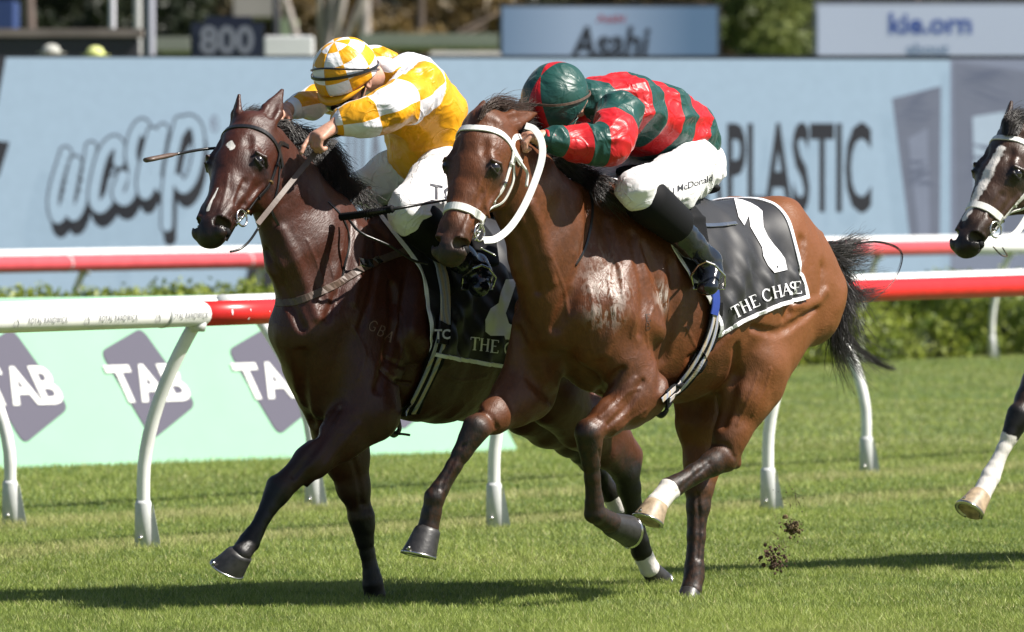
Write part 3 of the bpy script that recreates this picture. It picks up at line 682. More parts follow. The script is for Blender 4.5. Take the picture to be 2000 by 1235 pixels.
# ------------------------------------------------------------------ implicit-surface modelling kit (bodies are one continuous skin)
def nz(v): v = np.asarray(v, float); return v/(np.linalg.norm(v)+1e-12)
class Body:
    def __init__(s): s.pr = []
    def seg(s, p0, p1, h0, w0=None, h1=None, w1=None, k=.03, tag_=0, lat=(0, 1, 0), sub=False, c=None, vals=(0, 0)):
        p0 = np.asarray(p0, float); p1 = np.asarray(p1, float)
        w0 = h0 if w0 is None else w0; h1 = h0 if h1 is None else h1; w1 = (w0 if h1 == h0 else h1*w0/h0) if w1 is None else w1
        d = p1-p0; L = np.linalg.norm(d); D = d/L if L > 1e-6 else np.array([0, 0, 1.])
        W = np.asarray(lat, float); W = W-D*W.dot(D)
        if np.linalg.norm(W) < 1e-3: W = np.array([1., 0, 0])-D*D[0]
        W = nz(W); U = np.cross(D, W); m = max(h0, w0, h1, w1, c or 0)
        s.pr.append(dict(p0=p0, d=d, L=L, D=D, W=W, U=U, h=(h0, h1), w=(w0, w1), k=k, tag=tag_, sub=sub, c=c, lo=np.minimum(p0, p1)-m, hi=np.maximum(p0, p1)+m, vals=vals)); return s
    def ell(s, c, r, ax=None, k=.03, tag_=0, sub=False, vals=(0, 0)):
        """r = (along D, along W, along U); ax=(D, W)"""
        D, W = ax if ax else ((1, 0, 0), (0, 1, 0)); D = nz(D); W = nz(np.asarray(W)-D*np.dot(W, D)); U = np.cross(D, W); c = np.asarray(c, float); m = max(r)
        s.pr.append(dict(p0=c, d=D*1e-6, L=0, D=D, W=W, U=U, h=(r[2], r[2]), w=(r[1], r[1]), k=k, tag=tag_, sub=sub, c=r[0], lo=c-m, hi=c+m, vals=vals)); return s
    def chain(s, pts, k=.03, tag_=0, lat=(0, 1, 0), vals=None):
        """pts: (point, h, w)"""
        for i in range(len(pts)-1):
            a, b_ = pts[i], pts[i+1]
            s.seg(a[0], b_[0], a[1], a[2], b_[1], b_[2], k=k, tag_=tag_, lat=lat, vals=(vals[i], vals[i+1]) if vals else (0, 0))
        return s
    def group(s, n0, k, tag_, sub):
        """fuse the primitives added since n0 into one stroke"""
        g = s.pr[n0:]; del s.pr[n0:]
        s.pr.append(dict(poly=g, k=k, tag=tag_, sub=sub, lo=np.min([q['lo'] for q in g], 0), hi=np.max([q['hi'] for q in g], 0), vals=(0, 0)))
    def grad_v(s, P, e=.003):
        return s.grad(P, e)
    @staticmethod
    def dist(P, q, full=False):
        X = P-q['p0']
        t = np.clip(X@q['d']/max(q['L']**2, 1e-12), 0, 1) if q['L'] > 0 else np.zeros(len(P))
        X = X-t[:, None]*q['d']
        h = q['h'][0]+(q['h'][1]-q['h'][0])*t; w_ = q['w'][0]+(q['w'][1]-q['w'][0])*t
        a = X@q['U']; b_ = X@q['W']; c_ = X@q['D']; cr = q['c'] if q['c'] else np.minimum(h, w_)
        g = np.sqrt((a/h)**2+(b_/w_)**2+(c_/cr)**2); L = np.sqrt(a*a+b_*b_+c_*c_)
        d = np.where(g > .25, L*(1-1/np.maximum(g, .25)), (g-1)*np.minimum(h, w_))
        return (d, t, a/h, b_/w_) if full else d
    def ev(s, P, margin=.14):
        acc = np.full(len(P), .5)
        if not len(P): return acc
        bl = P.min(0); bh = P.max(0)
        for q in s.pr:
            lo = q['lo']-margin; hi = q['hi']+margin
            if (bl > hi).any() or (bh < lo).any(): continue
            idx = np.nonzero(((P > lo) & (P < hi)).all(1))[0]
            if not len(idx): continue
            if 'poly' in q:
                X = P[idx]; d = s.dist(X, q['poly'][0])
                for q2 in q['poly'][1:]: d = np.minimum(d, s.dist(X, q2))
            else: d = s.dist(P[idx], q)
            a = acc[idx]; k = q['k']
            if q['sub']: a2 = -a; 
            else: a2 = a
            hh = np.clip(.5+.5*(d-a2)/k, 0, 1); r = d*(1-hh)+a2*hh-k*hh*(1-hh)
            acc[idx] = -r if q['sub'] else r
        return acc
    def evc(s, P, margin=.05):
        o_ = np.argsort((P[:, 0]//.06)*40+P[:, 2]//.2, kind='stable'); r = np.empty(len(P))
        for i in range(0, len(P), 6000): j = o_[i:i+6000]; r[j] = s.ev(P[j], margin)
        return r
    def grad(s, P, e=.002):
        if len(P) > 8000:
            g = np.stack([s.evc(P+np.eye(3)[i]*e)-s.evc(P-np.eye(3)[i]*e) for i in range(3)], 1); return g/(np.linalg.norm(g, axis=1, keepdims=True)+1e-12)
        g = np.stack([s.ev(P+np.eye(3)[i]*e)-s.ev(P-np.eye(3)[i]*e) for i in range(3)], 1)
        return g/(np.linalg.norm(g, axis=1, keepdims=True)+1e-12)
    def weights(s, P, tau=.012):
        """softmax weights of tags"""
        tags = sorted({q['tag'] for q in s.pr if not q['sub'] and 'poly' not in q}, key=str); out_ = {t: np.zeros(len(P)) for t in tags}; tot = np.zeros(len(P)); val = np.zeros(len(P)); ca = np.zeros(len(P)); cb = np.zeros(len(P))
        for q in s.pr:
            if q['sub'] or 'poly' in q: continue
            idx = np.nonzero(((P > q['lo']-.06) & (P < q['hi']+.06)).all(1))[0]
            if not len(idx): continue
            d, t, a, b_ = s.dist(P[idx], q, True); w_ = np.exp(-np.clip(d, -.05, .2)/tau); out_[q['tag']][idx] += w_; tot[idx] += w_
            val[idx] += w_*(q['vals'][0]+(q['vals'][1]-q['vals'][0])*t); ca[idx] += w_*a; cb[idx] += w_*b_
        tot = np.maximum(tot, 1e-9)
        return {t: v/tot for t, v in out_.items()}, val/tot, ca/tot, cb/tot
    def mesh(s, h=.008, disp=None):
        pos = [q for q in s.pr if not q['sub']]
        lo = np.min([q['lo'] for q in pos], 0)-.03; hi = np.max([q['hi'] for q in pos], 0)+.03; B = 8
        nb = np.ceil((hi-lo)/(B*h)).astype(int)+1; n = nb*B+1
        G = np.stack(np.meshgrid(*[np.arange(k) for k in nb], indexing='ij'), -1).reshape(-1, 3)
        C = lo+(G+.5)*B*h; d = s.ev(C, margin=.2)
        act = np.abs(d) < B*h*1.45+.012
        V = np.where(np.repeat(np.repeat(np.repeat(d.reshape(nb), B, 0), B, 1), B, 2) < 0, -1., 1.).astype(np.float32)
        V = np.pad(V, ((0, 1), (0, 1), (0, 1)), mode='edge')
        o = np.stack(np.meshgrid(*[np.arange(B+1)]*3, indexing='ij'), -1).reshape(-1, 3)
        GA = G[act]*B
        for i in range(0, len(GA), 16):
            I = (GA[i:i+16, None, :]+o[None]).reshape(-1, 3); val = s.ev(lo+I*h, margin=.10)
            V[I[:, 0], I[:, 1], I[:, 2]] = val
        S = V < 0
        cnt = sum(S[a:n[0]-1+a, b_:n[1]-1+b_, c:n[2]-1+c].astype(np.int8) for a in (0, 1) for b_ in (0, 1) for c in (0, 1))
        cells = np.argwhere((cnt > 0) & (cnt < 8))
        idm = np.full(cnt.shape, -1, np.int32); idm[tuple(cells.T)] = np.arange(len(cells))
        acc = np.zeros((len(cells), 3)); num = np.zeros(len(cells))
        for ax in range(3):
            oth = [k for k in range(3) if k != ax]
            for a in (0, 1):
                for b_ in (0, 1):
                    c0 = cells.copy(); c0[:, oth[0]] += a; c0[:, oth[1]] += b_; c1 = c0.copy(); c1[:, ax] += 1
                    v0 = V[tuple(c0.T)]; v1 = V[tuple(c1.T)]; m_ = (v0 < 0) != (v1 < 0)
                    t = np.clip(v0/np.where(m_, v0-v1, 1), 0, 1); p = c0.astype(float); p[:, ax] += t
                    acc[m_] += p[m_]; num[m_] += 1
        P = lo+acc/num[:, None]*h
        F = []
        for ax in range(3):
            sl0 = [slice(1, -1)]*3; sl1 = [slice(1, -1)]*3; sl0[ax] = slice(0, -1); sl1[ax] = slice(1, None)
            a = S[tuple(sl0)]; b_ = S[tuple(sl1)]; off = np.array([1, 1, 1]); off[ax] = 0
            e = np.argwhere(a != b_)+off; fl = a[a != b_]; o1, o2 = [(1, 2), (2, 0), (0, 1)][ax]
            def cid(d1, d2):
                q = e.copy(); q[:, o1] -= d1; q[:, o2] -= d2; return idm[tuple(q.T)]
            Q = np.stack([cid(0, 0), cid(1, 0), cid(1, 1), cid(0, 1)], 1); Q[~fl] = Q[~fl][:, ::-1]; F.append(Q)
        F = np.concatenate(F); F = F[(F >= 0).all(1)]
        # snap to the surface
        for _ in range(1):
            N = s.grad(P); dd = np.clip(s.evc(P), -h, h); P = P-N*dd[:, None]
        if disp is not None: P = P+N*disp(P)[:, None]
        # drop tiny islands : keep everything (parts touch)
        return P, F
def fbm(P, s, seed=0, o=3):
    """smooth 3-D noise -1..1"""
    r = np.zeros(len(P)); amp = 1; tot = 0
    for k in range(o):
        Q = P*s*(2**k)+seed*7.3+k*3.1; i = np.floor(Q).astype(np.int64); f = Q-i; f = f*f*(3-2*f)
        def h_(a, b_, c): return (np.sin((i[:, 0]+a)*127.1+(i[:, 1]+b_)*311.7+(i[:, 2]+c)*74.7)*43758.5453) % 1
        L = lambda x, y, t: x*(1-t)+y*t
        v = L(L(L(h_(0, 0, 0), h_(1, 0, 0), f[:, 0]), L(h_(0, 1, 0), h_(1, 1, 0), f[:, 0]), f[:, 1]), L(L(h_(0, 0, 1), h_(1, 0, 1), f[:, 0]), L(h_(0, 1, 1), h_(1, 1, 1), f[:, 0]), f[:, 1]), f[:, 2])
        r += (v*2-1)*amp; tot += amp; amp *= .5
    return r/tot

ANG = R(35)
Fw = np.array([-math.sin(ANG), -math.cos(ANG), 0]); Lw = np.array([math.cos(ANG), -math.sin(ANG), 0])
class Frame:
    """local frame of a galloping horse: x forward, y to its left, z up; origin on the turf"""
    def __init__(s, ox, oy):
        s.o = np.array([ox, oy, 0.]); s.Rm = np.stack([Fw, Lw, [0, 0, 1]], 1)
        s.mat = Matrix([[*s.Rm[0], ox], [*s.Rm[1], oy], [*s.Rm[2], 0], [0, 0, 0, 1]])
        s.cam = s.Rm.T@(np.array([0, 0, CAM_H])-s.o)
    def P(s, u, v, l=0.):
        r = s.Rm.T@ray(u, v); t = (l-s.cam[1])/r[1]; return s.cam+r*t
    def cast(s, u, v, body, level=0., t0=31.2, t1=37.5, n=150, near_l=None):
        u = np.atleast_1d(np.asarray(u, float)); v = np.atleast_1d(np.asarray(v, float)); r = ray(u, v)@s.Rm
        r = r/np.linalg.norm(r, axis=1, keepdims=True); ts = np.linspace(t0, t1, n); out_ = np.zeros((len(u), 3)); ok = np.zeros(len(u), bool)
        X = s.cam+r[:, None, :]*ts[None, :, None]; D = body.ev(X.reshape(-1, 3), .1).reshape(len(u), n)-level
        hit = D < 0; ok = hit.any(1); k = np.where(ok, hit.argmax(1), np.abs(D).argmin(1)); a = ts[np.maximum(k-1, 0)]; b_ = ts[k]
        for _ in range(9):
            m_ = (a+b_)/2; d = body.ev(s.cam+r*m_[:, None], .1)-level; ins = d < 0; b_ = np.where(ins, m_, b_); a = np.where(ins, a, m_)
        return s.cam+r*b_[:, None], ok

# ------------------------------------------------------------------ horse head in its own axes: (w lateral left, e down the face, n outward)
def head_prims(B, o, D, W, sc, ears, tg='head', wd=1.0, nd=1.0):
    D = nz(D); W = nz(np.asarray(W)-D*np.dot(W, D)); N = np.cross(D, W)
    if N[0] < 0: N = -N      # outward = forward
    wq, nq = wd*sc, nd*sc
    se = sc; T = lambda w_, e, n_: o+W*w_*wq+D*e*se+N*n_*nq
    def sg(a, b_, h0, w0, h1, w1, k=.03, tg_=tg, sub=False): B.seg(T(*a), T(*b_), h0*nq, w0*wq, h1*nq, w1*wq, k=k, tag_=tg_, lat=W, sub=sub)
    sc0 = sc; sc = sc*(1+(wd-1)*.6)
    sg((0, .01, -.075), (0, .10, -.085), .070, .066, .088, .086, .03)
    sg((0, .10, -.085), (0, .20, -.080), .088, .086, .082, .086, .02)
    sg((0, .20, -.080), (0, .30, -.072), .080, .082, .066, .064, .02)
    sg((0, .30, -.072), (0, .44, -.052), .068, .060, .048, .042, .02)
    sg((0, .44, -.050), (0, .535, -.050), .044, .043, .040, .050, .02)
    sg((0, .525, -.048), (0, .556, -.050), .038, .049, .025, .036, .02)
    sg((0, .28, -.130), (0, .48, -.076), .036, .032, .018, .030, .03)      # lower jaw
    sg((0, .47, -.076), (0, .528, -.072), .018, .032, .013, .026, .015)    # chin, lower lip
    for s_ in (1, -1):
        B.ell(T(s_*.043, .165, -.155), (.105*sc, .036*sc, .085*sc), (D, W), k=.03, tag_=tg)     # cheek
        B.ell(T(s_*.050, .055, -.105), (.07*sc, .035*sc, .07*sc), (D, W), k=.03, tag_=tg)
        B.seg(T(s_*.060, .150, -.030), T(s_*.078, .172, -.034), .013*sc, .014*sc, .011*sc, .011*sc, k=.020, tag_=tg, lat=W)    # brow
        B.ell(T(s_*.070, .190, -.050), (.034*sc, .022*sc, .032*sc), (D, W), k=.016, tag_=tg)
        B.seg(T(s_*.080, .176, -.016), T(s_*.095, .172, -.044), .0055*sc, .0055*sc, .0065*sc, .0065*sc, k=.008, tag_=tg, lat=W)   # upper lid
        B.seg(T(s_*.095, .172, -.044), T(s_*.092, .186, -.070), .0065*sc, .0065*sc, .0045*sc, .0045*sc, k=.008, tag_=tg, lat=W)
        B.seg(T(s_*.082, .205, -.020), T(s_*.091, .212, -.052), .0045*sc, .0045*sc, .0045*sc, .0045*sc, k=.008, tag_=tg, lat=W)   # lower lid
        B.ell(T(s_*.052, .130, -.002), (.026*sc, .014*sc, .016*sc), (D, W), k=.02, sub=True)    # hollow above the eye
        B.seg(T(s_*.074, .255, -.100), T(s_*.054, .385, -.082), .010*sc, .010*sc, .006*sc, .006*sc, k=.018, tag_=tg, lat=W)  # facial crest
        B.seg(T(s_*.045, .35, -.05), T(s_*.034, .50, -.025), .014*sc, .012*sc, .018*sc, .014*sc, k=.02, tag_=tg, lat=W)
        B.seg(T(s_*.062, .30, -.035), T(s_*.052, .40, -.04), .012*sc, .010*sc, .008*sc, .008*sc, k=.02, sub=True, lat=W)
        B.ell(T(s_*.038, .520, -.042), (.042*sc, .024*sc, .030*sc), (D+N*.3, W+N*.6*s_), k=.014, tag_=tg)     # nostril rim
        B.ell(T(s_*.045, .520, -.046), (.0270*sc, .0175*sc, .0520*sc), (D+W*s_*-.25, W+N*.45*s_), k=.008, sub=True)
        B.seg(T(s_*.052, .485, -.066), T(s_*.044, .550, -.063), .0022*sc, .007*sc, .0022*sc, .006*sc, k=.004, sub=True, lat=W)   # mouth
        B.seg(T(s_*.020, .27, -.165), T(s_*.020, .12, -.19), .02*sc, .02*sc, .03*sc, .02*sc, k=.03, tag_=tg, lat=W)
    for s_, tip in ((1, ears[0]), (-1, ears[1])):
        b_ = T(s_*.048, .005, -.055); tip = np.asarray(tip); d = nz(tip-b_); fl = nz(np.cross(d, W)*1.0+W*0.0001)
        # opening faces forward & outward
        opn = nz(N*.75+W*s_*.65-d*np.dot(N*.75+W*s_*.65, d)); lt = np.cross(d, opn); L = np.linalg.norm(tip-b_)
        mid = b_+d*L*.45+lt*0
        B.seg(b_-d*.01, mid, .021*sc, .028*sc, .018*sc, .036*sc, k=.02, tag_='ear', lat=lt)
        B.seg(mid, tip, .015*sc, .035*sc, .005*sc, .006*sc, k=.01, tag_='ear', lat=lt)
        B.seg(b_+d*L*.22+opn*.024*sc, b_+d*L*.80+opn*.013*sc, .015*sc, .021*sc, .006*sc, .013*sc, k=.006, sub=True, lat=lt)
    return T, D, W, N

def coat_mat(name, bay, dark, gloss=.32, pale=(.62, .58, .53)):
    m = mat(name, bay, gloss, spec=.42, coat=0); g = NT(m); v = g.coord(); m.node_tree.nodes['Principled BSDF'].inputs['Coat Roughness'].default_value = .3
    n1 = g.noise(5, 4, v); n2 = g.noise(45, 4, v); n3 = g.noise(300, 2, v)
    c = g.mix(g.rng(n1, .35, .68), bay, tuple(x*.62 for x in bay)); c = g.mix(g.rng(n2, .35, .75, 0, .35), c, tuple(x*1.5 for x in bay))
    mp = g.n('ShaderNodeMapping'); mp.inputs['Scale'].default_value = (60, 260, 60); mp.inputs['Rotation'].default_value = (0, .5, 0); g.l(v, mp.inputs[0]); hr = g.noise(1.0, 3, mp.outputs[0], .6)
    c = g.mix(g.rng(hr, .32, .68, 0, .45), c, tuple(x*.45 for x in bay))
    c = g.mix(g.attr('warm'), c, tuple(x*k for x, k in zip(bay, (1.75, 1.95, 1.7))))
    dk = g.rng(g.math('ADD', g.attr('dark'), g.rng(n2, .2, .8, -.18, .18)), .15, .85); c = g.mix(dk, c, dark)
    wh = g.rng(g.math('ADD', g.attr('white'), g.rng(n2, .2, .8, -.22, .22)), .42, .58); c = g.mix(wh, c, (.70, .66, .62))
    mp2 = g.n('ShaderNodeMapping'); mp2.inputs['Scale'].default_value = (34, 34, 12); g.l(v, mp2.inputs[0])
    sw = g.math('MULTIPLY', g.attr('lather_glare'), g.rng(g.noise(1.0, 5, mp2.outputs[0], .68, 1.0), .44, .56)); c = g.mix(g.rng(sw, .05, 1.1, 0, .7), c, pale)  # sweat lather; sun glare on the shoulder is painted into its pale tone
    g.l(c, g.b.inputs['Base Color'])
    rg_ = g.math('SUBTRACT', g.rng(n1, .3, .7, gloss-.04, gloss+.14), g.math('MULTIPLY', g.attr('lather_glare'), .14)); g.l(rg_, g.b.inputs['Roughness'])
    # short hair grain, soft muscle relief and a few raised veins
    wv = g.noise(7, 2, v, .5, .8); ridge = g.math('ABSOLUTE', g.math('SUBTRACT', wv, .5)); vm = g.rng(g.noise(3.5, 2, v), .48, .58)
    vein = g.math('MULTIPLY', g.math('MULTIPLY', g.rng(ridge, 0, .022, 1, 0), g.attr('vein')), vm)
    b1 = g.bump(hr, .7, .0026); b2 = g.bump(g.noise(22, 4, v, .55), .30, .006, b1); b3 = g.bump(vein, .28, .002, b2)
    b4 = g.bump(g.math('MULTIPLY', g.noise(60, 4, v, .6, .8), g.attr('lather_glare')), .5, .004, b3)
    g.l(b4, g.b.inputs['Normal']); return m

def make_hoof(cor, sole, toe, parent, mt, r=1.0, lift=False):
    """cor: coronet centre, sole: centre of the sole, toe: forward direction"""
    cor = np.asarray(cor); sole = np.asarray(sole); ax = nz(sole-cor); toe = nz(np.asarray(toe)-ax*np.dot(toe, ax)); lat = np.cross(ax, toe); L = np.linalg.norm(sole-cor)
    m = MB(); V = []; F = []; n = 20
    rings = [(-.12, .034, 0), (0, .043, 0), (.08, .0445, .002), (.5, .050, .007), (.93, .0575, .013), (1.0, .058, .014), (1.0, .046, .013), (.93, .035, .012)]
    for (f, rr, sh) in rings:
        for k in range(n):
            a = 2*math.pi*k/n; ct = math.cos(a); q = 1.06 if ct > 0 else .92
            heel = (1-ct)*.5*.10*f
            V.append(cor+ax*L*(f-heel)+toe*((rr*q*ct*1.05+sh)*r)+lat*(rr*math.sin(a)*.98*r))
    for i in range(len(rings)-1):
        for k in range(n): k2 = (k+1) % n; F.append((i*n+k, i*n+k2, (i+1)*n+k2, (i+1)*n+k))
    F.append(tuple(range(n-1, -1, -1))); F.append(tuple((len(rings)-1)*n+k for k in range(n)))
    m.add(V, F); h = m.build('hoof', mt, parent)
    sm = MB(); V = []; F = []; seg = 26
    for k in range(seg+1):
        a = -2.45+4.9*k/seg; ct = math.cos(a); q = 1.06 if ct > 0 else .92
        for rr, f in ((.060, .955), (.0605, 1.035), (.044, 1.035), (.044, .955)):
            heel = (1-ct)*.5*.10
            V.append(cor+ax*L*(f-heel)+toe*((rr*q*ct*1.05+.014)*r)+lat*(rr*math.sin(a)*.98*r))
    for k in range(seg):
        for j in range(4): j2 = (j+1) % 4; F.append((k*4+j, k*4+j2, (k+1)*4+j2, (k+1)*4+j))
    F.append((3, 2, 1, 0)); F.append(tuple(seg*4+j for j in range(4)))
    t = cor+ax*L*.93+toe*(.0655*1.05*r+.014*r)
    sm.add(V, F); sm.add([t+lat*.010, t-lat*.010, t-ax*.022-toe*.002, t+toe*.003+ax*.004], [(0, 1, 2), (0, 3, 1), (1, 3, 2), (2, 3, 0)])
    sm.build('horseshoe', M['steel'], h); return h
def strands(guides, n, jit=.01, r=.0009, seed=0, m=16, lam=1.0, curl=.0):
    """hair strands between guide polylines -> MB (3-sided tubes)"""
    rg = np.random.default_rng(seed); G = [spline(g_, m) for g_ in guides]; V = []; F = []; base = 0
    tt = np.linspace(0, 1, m)[:, None]
    for i in range(n):
        k = rg.integers(0, max(1, len(G)-1)); f = rg.random(); A = G[k]; B_ = G[min(k+1, len(G)-1)]; P = A*(1-f)+B_*f
        L = np.linalg.norm(P[-1]-P[0])+1e-6; end = rg.uniform(.55, 1.0)
        P = P[0]+(np.array([np.interp(tt[:, 0]*end, tt[:, 0], P[:, c]) for c in range(3)]).T-P[0])
        off = rg.normal(size=3)*jit; off2 = rg.normal(size=3)*jit*1.6; ph = rg.uniform(0, 6.28)
        P = P+off*(.35+.65*tt)+off2*tt**2+curl*np.sin(tt*rg.uniform(4, 9)+ph)*rg.normal(size=3)*tt
        T = np.gradient(P, axis=0); T /= np.linalg.norm(T, axis=1, keepdims=True)+1e-9
        S = np.cross(T, [.31, .55, .77]); S /= np.linalg.norm(S, axis=1, keepdims=True)+1e-9; U = np.cross(T, S); rr = r*rg.uniform(.6, 1.5)*(1-.75*tt**2)
        ring = [P+S*rr, P-S*rr*.5+U*rr*.87, P-S*rr*.5-U*rr*.87]
        V.append(np.stack(ring, 1).reshape(-1, 3))
        a = np.arange(m-1)*3+base
        for q in range(3): q2 = (q+1) % 3; F.append(np.stack([a+q, a+q2, a+3+q2, a+3+q], 1))
        base += 3*m
    return np.concatenate(V), np.concatenate(F)
def head_stations(): pass

HS = .0072   # voxel of the horses
def torso(B, da, dz, sq=1.0):
    """side stations: a, top, bottom, half width"""
    st_ = [(1.00, 1.40, 1.02, .150), (.90, 1.50, .92, .205), (.78, 1.63, .83, .235), (.60, 1.665, .80, .250), (.42, 1.655, .785, .268), (.22, 1.60, .79, .290), (.02, 1.57, .82, .302), (-.18, 1.575, .88, .292), (-.34, 1.595, .97, .270), (-.48, 1.535, 1.02, .240), (-.575, 1.40, 1.08, .185)]
    pts = [((a+da, 0, (t+b_)/2+dz), (t-b_)/2, w_) for a, t, b_, w_ in st_]
    B.chain([(p, h, w_) for p, h, w_ in pts], k=.03, tag_='torso')
    for s_ in (1, -1):
        # scapula and shoulder mass, upper arm, haunch
        B.seg((.70+da, s_*.13, 1.50+dz), (.92+da, s_*.20, 1.14+dz), .085, .055, .13, .075, k=.05, tag_='torso')
        B.seg((.62+da, s_*.155, 1.42+dz), (.76+da, s_*.215, 1.10+dz), .085, .055, .11, .066, k=.04, tag_='torso')
        B.ell((.98+da, s_*.115, 1.07+dz), (.10, .09, .13), k=.04, tag_='torso')                 # pectoral
        B.seg((-.30+da, s_*.12, 1.46+dz), (-.52+da, s_*.16, 1.18+dz), .17, .12, .19, .125, k=.06, tag_='rump')
        B.ell((-.22+da, s_*.16, 1.40+dz), (.20, .10, .13), k=.05, tag_='rump')
        B.seg((-.50+da, s_*.12, 1.36+dz), (-.50+da, s_*.15, 1.10+dz), .12, .09, .16, .10, k=.05, tag_='rump')
        B.seg((-.40+da, s_*.275, 1.32+dz), (-.34+da, s_*.285, 1.02+dz), .010, .02, .010, .02, k=.05, sub=True)
        B.seg((.80+da, s_*.262, 1.42+dz), (.62+da, s_*.300, .98+dz), .012, .03, .012, .03, k=.05, sub=True)      # behind the shoulder
        B.seg((.86+da, s_*.215, 1.52+dz), (1.03+da, s_*.225, 1.12+dz), .010, .03, .010, .03, k=.05, sub=True)   # in front of the shoulder
    B.seg((1.10+da, 0, 1.25+dz), (1.10+da, 0, .98+dz), .02, .012, .02, .012, k=.05, sub=True)
def thigh(B, hip, stifle, s_, back=None):
    B.seg(hip, stifle, .20, .125, .135, .10, k=.06, tag_='rump')
    if back is not None: B.seg(back[0], back[1], .13, .10, .085, .075, k=.06, tag_='rump'); B.seg(back[1], back[2], .085, .075, .05, .045, k=.05, tag_='rump')
# ------------------------------------------------------------------ horses
LK = 1.09
def foreleg(B, pts, tg, dirty=None, ks=.02):
    """pts: elbow, knee, fetlock, coronet (local points)"""
    e, kn, ft, co = [np.asarray(p, float) for p in pts]; L = lambda a, b_, f: a+(b_-a)*f
    B.chain([(e, .100*LK, .080*LK), (L(e, kn, .30), .088*LK, .070*LK), (L(e, kn, .65), .060*LK, .052*LK), (L(e, kn, .90), .044*LK, .041*LK)], k=.04, tag_=tg+'_up')
    fwd = nz(np.cross([0, 1, 0], kn-e)); fwd = fwd if fwd[0] > 0 else -fwd
    B.chain([(L(e, kn, .90), .043*LK, .041*LK), (kn, .050*LK, .047*LK), (L(kn, ft, .12), .042*LK, .041*LK), (L(kn, ft, .36), .034*LK, .031*LK)], k=.015, tag_=tg+'_kn')
    c = nz(ft-kn); bk = nz(np.cross(c, [0, 1, 0])); bk = bk if bk[0] < 0 else -bk
    B.chain([(L(kn, ft, .2), .034*LK, .031*LK), (L(kn, ft, .55), .026*LK, .025*LK), (L(kn, ft, .88), .031*LK, .029*LK), (ft, .038*LK, .036*LK)], k=.015, tag_=tg+'_lo')
    B.chain([(kn+bk*.028+c*.02, .016*LK, .018*LK), (L(kn, ft, .5)+bk*.024, .012*LK, .013*LK), (ft+bk*.022, .018*LK, .020*LK)], k=.012, tag_=tg+'_lo')   # tendons
    B.chain([(ft, .037*LK, .035*LK), (L(ft, co, .5), .034*LK, .034*LK), (co, .039*LK, .039*LK)], k=.012, tag_=tg+'_pa')
def hindleg(B, pts, tg):
    """pts: stifle, hock, fetlock, coronet"""
    s_, hk, ft, co = [np.asarray(p, float) for p in pts]; L = lambda a, b_, f: a+(b_-a)*f
    B.chain([(s_, .125*LK, .095*LK), (L(s_, hk, .35), .100*LK, .078*LK), (L(s_, hk, .72), .062*LK, .050*LK), (hk, .056*LK, .048*LK)], k=.05, tag_=tg+'_up')
    c = nz(ft-hk); g = nz(hk-s_); bk = nz(np.cross(c, [0, 1, 0])); bk = bk if np.dot(bk, g) > 0 else -bk
    B.seg(hk-c*.02+bk*.035, hk-c*.055+bk*.052, .026, .024, .022, .020, k=.02, tag_=tg+'_kn')      # point of hock
    B.seg(L(s_, hk, .55)+bk*.03, hk-c*.05+bk*.05, .022, .018, .017, .014, k=.02, tag_=tg+'_up')
    B.chain([(hk, .056*LK, .048*LK), (L(hk, ft, .22), .045*LK, .040*LK), (L(hk, ft, .55), .034*LK, .031*LK), (L(hk, ft, .9), .035*LK, .033*LK), (ft, .040*LK, .037*LK)], k=.018, tag_=tg+'_lo')
    B.chain([(hk+bk*.03+c*.03, .018*LK, .018*LK), (L(hk, ft, .5)+bk*.024, .013*LK, .014*LK), (ft+bk*.024, .018*LK, .020*LK)], k=.012, tag_=tg+'_lo')
    B.chain([(ft, .039*LK, .036*LK), (L(ft, co, .5), .035*LK, .035*LK), (co, .040*LK, .040*LK)], k=.012, tag_=tg+'_pa')

